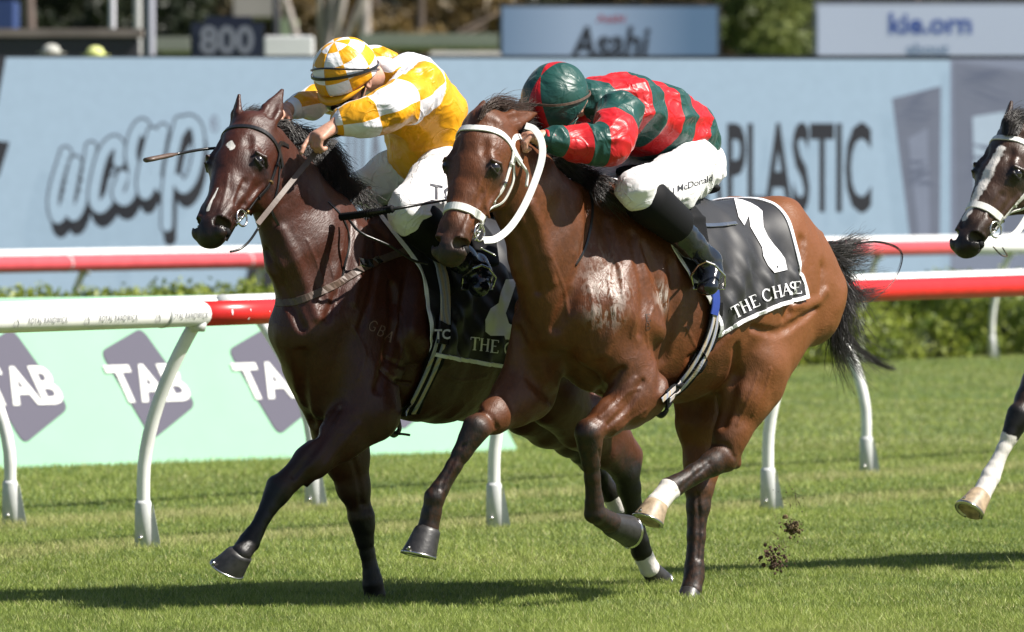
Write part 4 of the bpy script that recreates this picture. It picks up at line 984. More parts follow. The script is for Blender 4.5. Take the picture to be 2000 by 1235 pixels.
def horse(name, FR, spec, coat):
    B = Body(); P = FR.P; da, dz = spec['shift']
    torso(B, da, dz)
    B.chain([(P(*q[0]), q[1], q[2]) for q in spec['neck']], k=.05, tag_='neck')
    for q in spec.get('neckx', []): B.seg(P(*q[0]), P(*q[1]), *q[2], k=.05, tag_='neck')
    hp = spec['head']; o = P(*hp['poll']); th, yw, wx, wz, sc, wd_, nd_ = hp['fit']; Dv = nz([math.sin(th), yw, -math.cos(th)]); mz = o+Dv*.592*sc; W = np.array([wx, 1, wz])
    def tip(e): return P(*e)
    T, D, W, N = head_prims(B, o, mz-o, W, sc, [tip(hp['ears'][0]), tip(hp['ears'][1])], wd=wd_, nd=nd_)
    for tg in ('lf', 'rf'):
        j = [P(*q) for q in spec[tg][0]]; foreleg(B, j, tg)
        if 'arm' in spec[tg][1]: B.seg(P(*spec[tg][1]['arm'][0]), j[0], *spec[tg][1]['arm'][1], k=.06, tag_='torso')
        spec[tg][1]['j'] = j
        print(tg, [round(float(np.linalg.norm(j[i+1]-j[i])), 2) for i in range(3)], np.round(j[0], 2), np.round(j[1], 2))
    for tg in ('lh', 'rh'):
        j = [P(*q) for q in spec[tg][0]]; hindleg(B, j, tg)
        s_ = 1 if tg == 'lh' else -1; hip = np.array([-.42+da, s_*.13, 1.33+dz]); thigh(B, hip, j[0], s_, [hip+np.array([-.04, s_*.03, -.12]), j[0]*.62+j[1]*.38+np.array([-.12, 0, .05]), j[1]+np.array([-.04, 0, .06])]); spec[tg][1]['j'] = j
        print(tg, [round(float(np.linalg.norm(j[i+1]-j[i])), 2) for i in range(3)], 'femur', round(float(np.linalg.norm(j[0]-hip)), 2), np.round(j[0], 2))
    dk = spec['dock']; B.chain([(P(*dk[0]), .05, .04), (P(*dk[1]), .035, .03)], k=.04, tag_='dock')
    for q in spec.get('extra', []): B.seg(P(*q[0]), P(*q[1]), *q[2], k=q[3], tag_='torso', sub=q[4] if len(q) > 4 else False)
    for (px, r_, amt, k_) in spec.get('strokes', []):
        S = spline(px, 7); Q, ok = FR.cast(S[:, 0], S[:, 1], B, 0); N_ = B.grad(Q); sgn = amt < 0
        C_ = Q+N_*(r_-abs(amt)) if sgn else Q-N_*(r_-amt); rr = [r_*(.55+.45*math.sin(math.pi*(i+.5)/7)) for i in range(7)]
        C_ = Q+N_*np.array([(q-abs(amt)) for q in rr])[:, None] if sgn else Q-N_*np.array([(q-amt) for q in rr])[:, None]
        n0 = len(B.pr)
        for i in range(6): B.seg(C_[i], C_[i+1], rr[i], rr[i], rr[i+1], rr[i+1], k=k_, tag_='torso', sub=sgn)
        B.group(n0, k_, 'torso', sgn)
    def disp(X): return .0035*fbm(X, 8, 1)+.0022*(1-2.6*np.abs(fbm(X*[1, 1, .6], 12, 5, 2)))+.0008*fbm(X, 30, 2)
    V, F = B.mesh(HS, disp)
    wt, _, ca, cb = B.weights(V)
    z0 = np.zeros(len(V)); g = lambda k: wt.get(k, z0)
    dark = sum((spec.get('pts', .92)*(g(t+'_kn')+g(t+'_lo')+g(t+'_pa')) for t in ('lf', 'rf', 'lh', 'rh')), z0.copy())
    for t in ('lf', 'rf', 'lh', 'rh'):
        j = spec[t][1]['j']; d = j[1]-j[0]; f = ((V-j[0])@d)/d.dot(d); dark -= spec.get('pts', .92)*g(t+'_kn')*(1-np.clip((f-.78)/.30, 0, 1)); dark += g(t+'_up')*np.clip((f-.45)/.55, 0, 1)*spec.get('legdark', .8)
    H = (V-o)/sc; e = H@D; n_ = H@N/nd_; w_ = H@W/wd_; hd = g('head')+g('ear')
    dark += g('head')*(np.clip((e-.40)/.12, 0, 1)*.75+.30*np.exp(-((e-.21)/.05)**2-((np.abs(w_)-.085)/.04)**2)*2)+g('ear')*.25
    for s_ in (1, -1): dark = np.maximum(dark, 1.4*np.exp(-(((V-T(s_*.047, .525, -.040))**2).sum(1))/(.030*sc)**2)*(np.linalg.norm(V-T(s_*.047, .525, -.040), axis=1) < .036*sc)); dark += .4*np.exp(-(((V-T(s_*.080, .191, -.045))**2).sum(1))/(.040*sc)**2)  # nostril shade painted into the coat, plus dark skin round the eyes
    white = z0.copy()
    for (pa, pb, ra, rb) in spec.get('blaze', []):
        # marking drawn along the face, (e, w) pairs
        d = np.array(pb)-pa; q = np.stack([e, w_], 1)-pa; t = np.clip(q@d/d.dot(d), 0, 1); r_ = ra+(rb-ra)*t
        dd = np.linalg.norm(q-t[:, None]*d, axis=1); white = np.maximum(white, np.where((n_ > -.075) & (hd > .5), np.clip(1.0-dd/r_*.5, 0, 1), 0))
    for t, amt in spec.get('socks', {}).items():
        j = spec[t][1]['j']; d = j[3]-j[2]; f = ((V-j[2])@d)/d.dot(d); d2 = j[2]-j[1]; f2 = ((V-j[1])@d2)/d2.dot(d2)
        pa = g(t+'_pa')+g(t+'_lo'); edge = f2 if amt[0] == 'c' else f+1
        white = np.maximum(white, np.where(pa > .35, np.clip((edge-amt[1])/.16+.5, 0, 1), 0))
    vein = np.clip(g('torso')*np.clip((V[:, 0]-(.35+da))/.2, 0, 1)*.8+g('head')*.8+sum(g(t+'_up') for t in ('lf', 'rf', 'lh', 'rh'))+.35*g('rump'), 0, 1)
    lather_glare = z0.copy()
    for (c, r_) in spec.get('lather_glare', []): lather_glare = np.maximum(lather_glare, np.exp(-(((V-P(*c))**2).sum(1))/r_**2)*1.2*(V[:, 1] > 0))
    ob = mesh_obj('racehorse', V, F, coat, attrs={'hair': e*0, 'warm': np.clip((.35+da-V[:, 0])/.5, 0, 1)*spec.get('warm', .62), 'dark': np.clip(dark, 0, 1), 'white': np.clip(white, 0, 1), 'vein': vein, 'lather_glare': np.clip(lather_glare, 0, 1)})
    ob.matrix_world = FR.mat; tag(ob, spec['label'], 'horse')
    for s_ in (1, -1):
        m = MB(); m.sphere(T(s_*.0745, .191, -.0440), .0255*sc*1.10, 20, 14); m.build('eye', M['eye'], ob)
        m = MB(); m.sphere(T(s_*.034, .515, -.066), .020*sc, 12, 8); m.build('nostril_shade', M['matte_black'], ob)  # black ball stands in for the shade deep in the nostril
    for t in ('lf', 'rf', 'lh', 'rh'):
        hs = spec[t][1]; co = hs['j'][3]; sole = P(*hs['sole']); toe = np.array(hs.get('toe', (1, 0, -.2)))
        make_hoof(co, sole, toe, ob, M[hs.get('mat', 'hoof')], hs.get('r', 1.15))
    return ob, B, (T, D, W, N, sc, o)

FR1 = Frame(.786, 34.15); FR2 = Frame(-.458, 33.94); FR3 = Frame(2.90, 37.25)
SP1 = dict(label='bright bay racehorse with white bridle and saddle cloth number 1, nearest the camera', shift=(0, 0),
    neck=[((975, 300, 0), .12, .085), ((1025, 375, 0), .18, .095), ((1072, 455, 0), .245, .12), ((1125, 560, 0), .315, .175)],
    neckx=[((1130, 420, 0), (1200, 470, 0), (.17, .10, .2, .12))],
    head=dict(poll=(932, 222.5, 0), fit=(.465, .040, -.17, -.016, 1.047, 1.20, 1.296), ears=[(1047, 222, .03), (945, 200, -.07)]),
    lf=([(1252, 765, .19), (1150, 846, .15), (1162, 1003, .12), (1192, 1022, .11)], dict(sole=(1232, 1029, .10), toe=(.1, 0, -1), r=1.05, arm=[(1160, 600, .13), (.14, .10, .12, .09)])),
    rf=([(1030, 765, -.17), (930, 838, -.17), (849, 972, -.26), (836, 1036, -.28)], dict(sole=(822, 1090, -.29), toe=(1, 0, -.1), r=1.18, arm=[(1060, 640, -.10), (.15, .10, .13, .10)])),
    lh=([(1475, 715, .19), (1412, 893, .14), (1308, 955, .06), (1283, 985, .05)], dict(sole=(1268, 1024, .045), toe=(1, 0, -.1), r=1.1, mat='hoof_tan')),
    rh=([(1372, 765, -.13), (1366, 952, -.10), (1355, 1128, -.08), (1350, 1152, -.075)], dict(sole=(1346, 1182, -.07), toe=(1, 0, 0), r=.95)),
    dock=[(1590, 470, 0), (1612, 520, 0)], blaze=[], socks={'lh': ('p', .95)}, lather_glare=[((1200, 440, .24), .07), ((1200, 490, .26), .09), ((1203, 545, .27), .10), ((1192, 600, .27), .08), ((1180, 645, .27), .05), ((1300, 580, .27), .05)],
    legdark=.40, pts=.78, strokes=[
    ([(1146, 380), (1150, 470), (1120, 560), (1085, 640)], .030, -.016, .03), ([(1310, 520), (1316, 600), (1296, 700), (1290, 755)], .030, -.014, .03),
    ([(1148, 800), (1180, 755), (1215, 722)], .020, -.016, .015), ([(1188, 830), (1228, 790), (1255, 745)], .014, -.008, .012), ([(1172, 815), (1212, 775), (1240, 740)], .012, .005, .012),
    ([(1010, 650), (1045, 740), (1105, 800)], .030, -.018, .03), ([(1566, 470), (1556, 560), (1535, 620)], .030, -.012, .03), ([(1470, 640), (1515, 650), (1560, 628), (1592, 602)], .020, -.014, .018),
    ([(1545, 600), (1590, 592), (1612, 570)], .02, .008, .02), ([(1438, 680), (1432, 760), (1412, 830)], .025, -.012, .025), 
    ([(1002, 430), (1030, 490), (1050, 570)], .020, -.014, .02), ([(1035, 400), (1062, 470), (1080, 550)], .025, .010, .025), ([(1192, 430), (1212, 520), (1205, 620), (1180, 690)], .030, .008, .03), ([(1235, 460), (1255, 560), (1250, 650)], .022, -.008, .025),
    ([(1345, 700), (1390, 680), (1430, 640)], .02, -.008, .02), ([(1392, 868), (1420, 872), (1436, 895)], .012, -.006, .01), ([(930, 800), (955, 812), (970, 835)], .014, -.007, .012), ([(905, 870), (878, 920), (862, 955)], .009, -.005, .008),
    ([(1170, 880), (1176, 930), (1180, 985)], .009, -.005, .008), ([(1385, 905), (1345, 940), (1320, 962)], .009, -.004, .008), ([(1362, 965), (1366, 1030), (1362, 1090)], .009, -.005, .008)]+[(v_, .0075, .0032, .006) for v_ in ([(1185, 450), (1196, 500), (1188, 550), (1200, 610)], [(1196, 500), (1212, 530), (1216, 580)], [(1225, 560), (1240, 610), (1232, 660)], [(1150, 560), (1160, 610), (1150, 660), (1165, 700)], [(1275, 600), (1262, 650), (1270, 700)], [(1205, 790), (1228, 765), (1250, 760)], [(1195, 850), (1225, 825), (1262, 800)], [(1480, 730), (1462, 780), (1440, 830)], [(1505, 720), (1495, 760), (1470, 810)], [(1340, 640), (1362, 690), (1350, 730)], [(938, 352), (930, 400), (938, 440)], [(960, 350), (948, 385), (955, 425)], [(915, 420), (905, 450), (918, 466)], [(900, 880), (885, 915), (868, 945)], [(1075, 500), (1100, 560), (1110, 620)])])
SP2 = dict(label='dark bay racehorse with black bridle and small white star, ridden by the jockey in yellow', shift=(-.73, -.085),
    neck=[((515, 290, -.13), .115, .082), ((558, 375, -.10), .185, .092), ((603, 465, -.06), .26, .12), ((665, 570, -.01), .325, .175)],
    head=dict(poll=(472, 225.5, -.14), fit=(.684, .131, -.077, .009, 1.010, 1.351, 1.403), ears=[(551, 176, -.13), (467, 186, -.20)]),
    lf=([(725, 805, .15), (545, 955, -.03), (487, 1058, -.06), (470, 1082, -.06)], dict(sole=(450, 1116, -.105), toe=(1, -.35, .1), r=1.18, arm=[(710, 640, .10), (.15, .10, .14, .10)])),
    rf=([(665, 845, -.15), (705, 1010, -.12), (728, 1140, -.10), (732, 1160, -.10)], dict(sole=(735, 1186, -.10), toe=(1, 0, 0), r=.9, arm=[(610, 690, -.12), (.16, .10, .12, .09)])),
    lh=([(1080, 770, .12), (1222, 920, .05), (1252, 1075, .02), (1268, 1108, .02)], dict(sole=(1296, 1135, .02), toe=(.3, 0, -1), r=.9, mat='hoof')),
    rh=([(1035, 790, -.10), (1140, 880, -.10), (1192, 965, -.10), (1205, 990, -.10)], dict(sole=(1222, 1015, -.10), toe=(.2, 0, -1), r=.9)),
    dock=[(1160, 480, 0), (1180, 520, 0)], extra=[((600, 640, -.03), (640, 760, -.03), (.16, .15, .13, .12), .06)], warm=.35, strokes=[
    ([(690, 430), (682, 500), (665, 560), (640, 620)], .022, -.014, .02), ([(712, 450), (704, 520), (690, 590)], .020, .008, .02), ([(735, 470), (730, 550), (705, 640)], .018, -.009, .018), ([(765, 560), (770, 620), (755, 690), (738, 760)], .024, -.014, .025),
    ([(520, 490), (552, 560), (590, 640)], .022, -.014, .02), ([(550, 450), (590, 540), (620, 620)], .024, .008, .025), ([(590, 690), (592, 780), (615, 850)], .026, -.016, .025), ([(742, 722), (770, 745), (800, 750)], .012, -.008, .01), ([(752, 700), (785, 715), (812, 712)], .010, -.006, .01),
    ([(660, 800), (620, 870), (575, 930)], .016, -.008, .015), ([(700, 830), (650, 890), (600, 950)], .014, .005, .014), ([(690, 900), (702, 950), (706, 985)], .012, -.006, .012)]+[(v_, .0075, .0032, .006) for v_ in ([(690, 640), (712, 690), (700, 740)], [(640, 500), (655, 560), (650, 620)], [(600, 470), (625, 530), (640, 590)], [(470, 350), (455, 390), (462, 425)], [(495, 345), (480, 385), (490, 420)], [(780, 600), (790, 660), (775, 720)], [(860, 730), (900, 745), (950, 735)], [(445, 340), (440, 380), (430, 410)])], blaze=[((.150, .000), (.172, .010), .013, .009), ((.36, .003), (.47, -.004), .0025, .006)], socks={'lh': ('p', 1.25), 'rh': ('p', 1.1)}, legdark=.95)
SP3 = dict(label='near black racehorse with a white blaze and white bridle, cut by the right edge', shift=(-.25, .02),
    neck=[((2003, 300, 0), .105, .075), ((2052, 375, 0), .165, .088), ((2108, 450, 0), .215, .115), ((2185, 550, 0), .28, .17)],
    head=dict(poll=(1969.5, 246, 0), fit=(.579, -.085, .014, .033, 1.053, 1.226, 1.199), ears=[(2060, 232, .03), (1975, 200, -.07)]),
    lf=([(2230, 750, .19), (2130, 835, .15), (2140, 980, .12), (2170, 1000, .11)], dict(sole=(2205, 1005, .10), toe=(.1, 0, -1), r=1.05)),
    rf=([(2050, 735, -.17), (1992, 812, -.20), (1935, 930, -.26), (1915, 968, -.27)], dict(sole=(1895, 1005, -.275), toe=(1, 0, .05), r=1.1, mat='hoof_tan')),
    lh=([(2410, 715, .19), (2360, 880, .14), (2250, 940, .06), (2230, 965, .05)], dict(sole=(2215, 1000, .045), toe=(1, 0, -.1), r=1.1)),
    rh=([(2320, 745, -.13), (2315, 925, -.10), (2300, 1040, -.08), (2297, 1060, -.075)], dict(sole=(2293, 1085, -.07), toe=(1, 0, 0), r=.95)),
    dock=[(2510, 470, 0), (2530, 520, 0)], blaze=[((.115, .012), (.30, -.008), .016, .022), ((.30, -.008), (.44, -.020), .020, .014)], socks={'rf': ('c', .35)}, legdark=.9)
C1 = coat_mat('bay_coat', (.122, .038, .0118), (.012, .008, .006), .42)
C2 = coat_mat('dark_bay_coat', (.060, .0155, .0075), (.006, .0045, .0045), .40)
C3 = coat_mat('black_coat', (.052, .026, .016), (.006, .005, .005), .36)
H1, B1, HD1 = horse('H1', FR1, SP1, C1)
H2, B2, HD2 = horse('H2', FR2, SP2, C2)
H3, B3, HD3 = horse('H3', FR3, SP3, C3)
# ------------------------------------------------------------------ saddlery
class Shell:
    """level set a little outside a body, with cloth folds"""
    def __init__(s, B, off, fold=None): s.B = B; s.off = off; s.fold = fold
    def ev(s, P, margin=.14):
        d = s.B.ev(P, margin)-s.off
        return d-s.fold(P) if s.fold else d
    def grad(s, P, e=.003):
        g = np.stack([s.ev(P+np.eye(3)[i]*e)-s.ev(P-np.eye(3)[i]*e) for i in range(3)], 1); return g/(np.linalg.norm(g, axis=1, keepdims=True)+1e-12)
def densify(px, n):
    P = np.asarray(px, float); L = np.r_[0, np.cumsum(np.linalg.norm(np.diff(P, axis=0), axis=1))]; S = spline(P, 200); Ls = np.r_[0, np.cumsum(np.linalg.norm(np.diff(S, axis=0), axis=1))]
    t = np.linspace(0, Ls[-1], n); return np.array([np.interp(t, Ls, S[:, c]) for c in range(P.shape[1])]).T
def surf_strap(FR, body, px, width, n=30, lift=.001, th=.003, name='strap', mt=None, parent=None, mb=None, smoothit=2):
    S = densify(px, n); Q, ok = FR.cast(S[:, 0], S[:, 1], body, lift)
    for _ in range(smoothit): Q[1:-1] = (Q[:-2]+2*Q[1:-1]+Q[2:])/4
    N = body.grad(Q); m = mb or MB(); m.ribbon(Q, N, width, th)
    return m if mb else m.build(name, mt, parent)
def head_ring(body, HD, pts, lift=.002):
    """pts: (e, angle degrees (0 = left side, 90 = front of face), centre depth); returns points on the skin"""
    T, D, W, N, sc, o = HD; out_ = []
    C = np.array([T(0, e, nc) for e, a, nc in pts]); dr = np.array([W*math.cos(R(a))+N*math.sin(R(a)) for e, a, nc in pts])
    ts = np.linspace(.26, 0.0, 110); X = C[:, None]+dr[:, None]*ts[None, :, None]; d = body.ev(X.reshape(-1, 3), .1).reshape(len(C), -1)-lift
    k = np.where((d < 0).any(1), (d < 0).argmax(1), len(ts)-1); k0 = np.maximum(k-1, 0); i = np.arange(len(C)); d0 = d[i, k0]; d1 = d[i, k]; f = np.clip(d0/(d0-d1+1e-9), 0, 1)
    return C+dr*(ts[k0]+(ts[k]-ts[k0])*f)[:, None]
def head_strap(body, HD, pts, width, n, mb=None, th=.0035, lift=.002, smoothit=3, closed=False):
    S = densify([(p[0], p[1]/300., p[2]) for p in pts], n); S[:, 1] *= 300
    Q = head_ring(body, HD, S, lift)
    for _ in range(smoothit): Q[1:-1] = (Q[:-2]+2*Q[1:-1]+Q[2:])/4
    N = body.grad(Q); m = mb or MB(); m.ribbon(Q, N, width, th); return m, Q
def ring_mesh(c, r, nrm, wire, n=20, up=None, sx=1.0):
    nrm = nz(nrm); a = nz(np.cross(nrm, [0.3, .2, 1])); b_ = np.cross(nrm, a); m = MB()
    pts = [c+(a*math.cos(t)*sx+b_*math.sin(t))*r for t in np.linspace(0, 2*math.pi, n)]; m.tube(pts, wire, 8, False); return m
def keeper(mb, Q, i, Nn, w_, l_, th=.006):
    Q = np.asarray(Q); t = nz(Q[min(i+1, len(Q)-1)]-Q[max(i-1, 0)]); pts = [Q[i]-t*l_/2, Q[i]+t*l_/2]; mb.ribbon(pts, [Nn[i]]*2, w_, th)

def bridle(H, body, HD, mt, name_label, FR, style):
    T, D, W, N, sc, o = HD; root = MB(); k = sc*1.0
    # browband from below one ear across the forehead to the other
    m, Q = head_strap(body, HD, style['brow'], style['bw'], 36, th=.005, lift=.003); br = m.build('bridle', mt, H)
    for s_ in (1, -1):
        m, Qh = head_strap(body, HD, [(e, (a if s_ == 1 else 180-a), nc) for e, a, nc in ((.07, -12, -.08), (.04, -8, -.085), (.015, -12, -.10), (-.005, -20, -.12))], style['hw'], 12, th=.004); m.build('headpiece', mt, br)
    for s_ in (1, -1):
        ck = [(e, (a if s_ == 1 else 180-a), nc) for e, a, nc in style['cheek']]
        m, Qc = head_strap(body, HD, ck, style['cw'], 30, th=.004, lift=.003); m.build('cheek_strap', mt, br)
        Nn = body.grad(Qc)
        for i in (5, 11, 17, 23): mk = MB(); keeper(mk, Qc, i, Nn, style['cw']*1.35, .007, .010); mk.build('buckle', style['metal'] if i in (11, 23) else mt, br)
        if style.get('throat'):
            tl = [(e, (a if s_ == 1 else 180-a), nc) for e, a, nc in style['throat']]
            m, Qt = head_strap(body, HD, tl, .011, 26, th=.004); m.build('throat_lash', mt, br)
        # bit ring hangs at the corner of the mouth
        c = T(s_*.056, .435, -.076)+W*s_*.010; rr = .032*sc
        m = ring_mesh(c, rr, W*s_+N*.15, .0042); m.build('bit_ring', M['steel'], br)
        m = MB(); m.tube([c-W*s_*.03, c+W*s_*.004], .006, 8); m.tube([c-N*.012-D*.02, c+D*.045+N*.02], .0035, 6); m.build('bit_cheek', M['steel'], br)
    if style.get('nose'):
        m, Q = head_strap(body, HD, style['nose'], style['nw'], 60, th=.007, lift=.002, smoothit=5); m.build('noseband', mt, br)
    return br
def rein(FR, pts, width, mt, parent, nrm=(.2, .5, .6), n=30, name='rein', th=.003):
    Q = spline([FR.P(*p) for p in pts], n); m = MB(); nn = np.broadcast_to(np.asarray(nrm, float), Q.shape)
    T_ = np.gradient(Q, axis=0); T_ /= np.linalg.norm(T_, axis=1, keepdims=True)
    camd = np.array([nz(FR.cam-q) for q in Q]); nn = camd*.6+nn*.4
    m.ribbon(Q, nn, width, th); return m.build(name, mt, parent)
def cord(FR, pts, r, mt, parent, name='cord', n=24, flat=1.):
    Q = spline([FR.P(*p) for p in pts], n); m = MB(); m.tube(Q, r, 8, True, flat); return m.build(name, mt, parent)

STY_W = dict(brow=[(.095, -42, -.08), (.055, 15, -.08), (.052, 55, -.085), (.060, 90, -.085), (.052, 125, -.085), (.055, 165, -.08), (.095, 222, -.08)], bw=.026,
    headpiece=[(.07, -30, -.08), (.01, -5, -.08), (-.03, 35, -.09), (-.04, 90, -.10), (-.03, 145, -.09), (.01, 185, -.08), (.07, 210, -.08)], hw=.024,
    cheek=[(.065, -12, -.08), (.13, -22, -.085), (.22, -28, -.085), (.30, -30, -.085), (.38, -32, -.085), (.44, -30, -.08)], cw=.021,
    throat=[(.09, -20, -.09), (.16, -42, -.09), (.24, -50, -.09), (.32, -48, -.09)], nose=[(.375, a, -.085) for a in range(-95, 276, 12)], nw=.032, metal=M['steel'])
STY_B = dict(STY_W, bw=.020, hw=.018, cw=.015, nose=None, metal=M['brass'], throat=[(.07, -18, -.09), (.14, -40, -.09), (.24, -55, -.09), (.30, -75, -.10)])
BR1 = bridle(H1, B1, HD1, M['white_leather'], '', FR1, STY_W)
BR2 = bridle(H2, B2, HD2, M['black_leather'], '', FR2, STY_B)
BR3 = bridle(H3, B3, HD3, M['white_leather'], '', FR3, STY_W)
# reins of the near horse: broad white rein looping from the bit up to the hand
rein(FR1, [(944, 470, .10), (970, 466, .12), (1000, 440, .14), (1030, 390, .16), (1056, 320, .17), (1058, 280, .16), (1044, 254, .13), (1026, 246, .10)], .028, M['white_leather'], BR1, n=40)
rein(FR1, [(940, 240, -.10), (960, 330, -.15), (930, 430, -.12), (900, 472, -.08)], .024, M['white_leather'], BR1)
cord(FR1, [(1008, 305, .10), (1022, 325, .11), (1030, 340, .11), (1028, 365, .11)], .006, M['white_leather'], BR1, 'strap_end')
cord(FR1, [(938, 484, .07), (962, 496, .09), (968, 500, .10)], .0035, M['steel'], BR1, 'bit_bar')
rein(FR2, [(503, 438, -.02), (540, 392, .0), (590, 330, .02), (638, 272, .07)], .022, M['brown_leather'], BR2, n=24)
rein(FR2, [(440, 470, -.22), (480, 400, -.24), (540, 300, -.24), (556, 240, -.20)], .018, M['brown_leather'], BR2, n=24)
cord(FR2, [(505, 445, -.03), (488, 470, -.04), (470, 486, -.05), (450, 492, -.06)], .005, M['black_leather'], BR2, 'chin_strap')
rein(FR3, [(1955, 466, .08), (1985, 455, .12), (2020, 400, .15), (2060, 330, .16)], .028, M['white_leather'], BR3, n=24)
cord(FR3, [(1940, 482, .06), (1955, 498, .06), (1967, 500, .06), (1958, 484, .07)], .003, M['brown_leather'], BR3, 'strap_end')
# hand-held rein bunches, neck cords, breastplate
surf_strap(FR1, B1, [(1146, 350), (1157, 400), (1152, 450), (1140, 490), (1124, 518)], .010, mt=M['black_leather'], parent=H1, name='neck_cord', th=.005)
surf_strap(FR2, B2, [(541, 592), (575, 590), (620, 573), (670, 548), (715, 520), (760, 502), (800, 488)], .030, mt=M['brown_leather'], parent=H2, name='breastplate', th=.006, n=40)
surf_strap(FR2, B2, [(700, 512), (720, 517), (742, 508)], .036, mt=M['steel'], parent=H2, name='buckle', th=.009, n=6)
surf_strap(FR2, B2, [(640, 395), (668, 425), (682, 470), (672, 520), (668, 545)], .009, mt=M['black_leather'], parent=H2, name='neck_cord', th=.005)
cord(FR2, [(678, 425, .10), (705, 455, .17), (760, 480, .24), (805, 508, .28), (835, 515, .31)], .0055, M['black_leather'], H2, 'saddle_cord')

def fold1(P):
    a = P[:, 0]; z = P[:, 2]
    return np.maximum(-.009, 1.5*(.007*np.sin((a*1.0+z*.55)*34+2*np.sin(z*6))*np.clip((1.60-z)/.3, 0, 1)+.004*np.sin((a-z*.6)*61+1.3)*np.clip((1.5-z)/.25, 0, 1)+.004*fbm(P, 7, 4))*np.clip(np.abs(P[:, 1])*5, 0, 1))
def phi_of(Q, zc): return np.arctan2(np.abs(Q[:, 1]), Q[:, 2]-zc)
def saddle_cloth(FR, body, H, zc, front, bottom, back, mt, border_mt, fold=fold1, off=.014, ext_front=None, name='saddle_cloth'):
    sh = Shell(body, off, fold)
    def conv(px):
        if callable(px): return px()
        S = densify(px, 24); Q, ok = FR.cast(S[:, 0], S[:, 1], sh); return Q
    Qf, Qb, Qk = conv(front), conv(bottom), conv(back)
    def poly(Q): ph = phi_of(Q, zc); o_ = np.argsort(ph); return ph[o_], Q[o_, 0]
    pf, af = poly(Qf); pk, ak = poly(Qk)
    a_lo, a_hi = Qb[:, 0].min(), Qb[:, 0].max(); o_ = np.argsort(Qb[:, 0]); ab, pb = Qb[o_, 0], phi_of(Qb, zc)[o_]
    nu, nv = 60, 44; grids = []
    U = np.linspace(0, 1, nu)
    aB0 = np.interp(pf.max(), pf, af)
    for s_ in (1, -1):
        A = np.zeros((nu, nv)); PH = np.zeros((nu, nv))
        for i, u in enumerate(U):
            afoot = ab[-1]*(1-u)+ab[0]*u; pm = np.interp(afoot, ab, pb)
            for j in range(nv):
                v = j/(nv-1); ph = pm*v
                A[i, j] = np.interp(min(ph, pf.max()), pf, af)*(1-u)+np.interp(min(ph, pk.max()), pk, ak)*u if True else 0
                if v > .0: # ease to the foot position
                    A[i, j] = A[i, j]*(1-v**6)+afoot*v**6
                PH[i, j] = ph
        C = np.stack([A, 0*A, 0*A+zc], -1).reshape(-1, 3); Dv = np.stack([0*A, np.sin(PH)*s_, np.cos(PH)], -1).reshape(-1, 3)
        ts = np.linspace(.62, .10, 105); X = C[:, None]+Dv[:, None]*ts[None, :, None]; d = sh.ev(X.reshape(-1, 3), .08).reshape(len(C), -1)
        k = np.where((d < 0).any(1), (d < 0).argmax(1), len(ts)-1); k0 = np.maximum(k-1, 0); ii = np.arange(len(C)); f = np.clip(d[ii, k0]/(d[ii, k0]-d[ii, k]+1e-9), 0, 1)
        grids.append((C+Dv*(ts[k0]+(ts[k]-ts[k0])*f)[:, None]).reshape(nu, nv, 3))
    V = []; F = []
    for g_, fl in zip(grids, (0, 1)):
        b0 = len(V); V += list(g_.reshape(-1, 3))
        for i in range(nu-1):
            for j in range(nv-1):
                q = (b0+i*nv+j, b0+(i+1)*nv+j, b0+(i+1)*nv+j+1, b0+i*nv+j+1); F.append(q if fl else q[::-1])
    o_ = mesh_obj(name, V, F, mt, H); sol = o_.modifiers.new('thick', 'SOLIDIFY'); sol.thickness = .004; sol.offset = -1
    for g_ in grids:
        edge = np.concatenate([g_[0, :, :], g_[1:, -1, :], g_[-1, ::-1, :][1:]]); m = MB(); N = sh.grad(edge); m.ribbon(edge+N*.001, N, .017, .004); m.build('white_piping', border_mt, o_)
    return o_, sh
clothM = mat('saddle_cloth_black', (.013, .0125, .015), .5, bump=(500, .25, .0005), sheen=.08)
SC1, SH1 = saddle_cloth(FR1, B1, H1, 1.2, [(1262, 400), (1300, 455), (1318, 490), (1350, 545), (1385, 600), (1402, 648)], [(1404, 656), (1440, 634), (1480, 614), (1530, 594), (1578, 581)], [(1488, 391), (1515, 402), (1538, 430), (1552, 480), (1562, 535), (1580, 580)], clothM, M['white_cloth'])
SC2, SH2 = saddle_cloth(FR2, B2, H2, 1.12, [(735, 410), (770, 455), (815, 515), (831, 560), (836, 620), (838, 672)], [(840, 690), (890, 700), (940, 709), (985, 716), (1080, 730)], [(1010, 450), (1035, 500), (1060, 560), (1075, 640), (1085, 730)], clothM, M['white_cloth'])
def decal(FR, sh, poly_or_mesh, name, mt, parent, lift=.0045, maxlen=9):
    V, F = poly_or_mesh; V, F = subdivide2d(V, F, maxlen); Q, ok = FR.cast(V[:, 0], V[:, 1], sh, lift)
    F = [f for f in F if ok[list(f)].all()]; m = MB(); m.add(Q, F); return m.build(name, mt, parent)
num1 = np.array([(1434, 387), (1450, 390), (1466, 396), (1480, 404), (1489, 412), (1491, 443), (1500, 462), (1511, 477), (1524, 492), (1533, 505), (1538, 527), (1513, 533), (1500, 518), (1491, 500), (1489, 483), (1477, 462), (1466, 443), (1463, 420), (1454, 440), (1443, 424)], float)
decal(FR1, SH1, (num1, [tuple(range(len(num1)))]), 'number', M['white_cloth'], SC1)
num2 = np.array([(988, 546), (978, 572), (974, 592), (958, 603), (948, 625), (948, 648), (958, 656), (985, 656), (987, 663), (1012, 665), (1012, 640), (994, 632), (988, 612), (996, 590), (1006, 560), (1008, 545)], float)
decal(FR2, SH2, (num2, [tuple(range(len(num2)))]), 'number', M['white_cloth'], SC2)
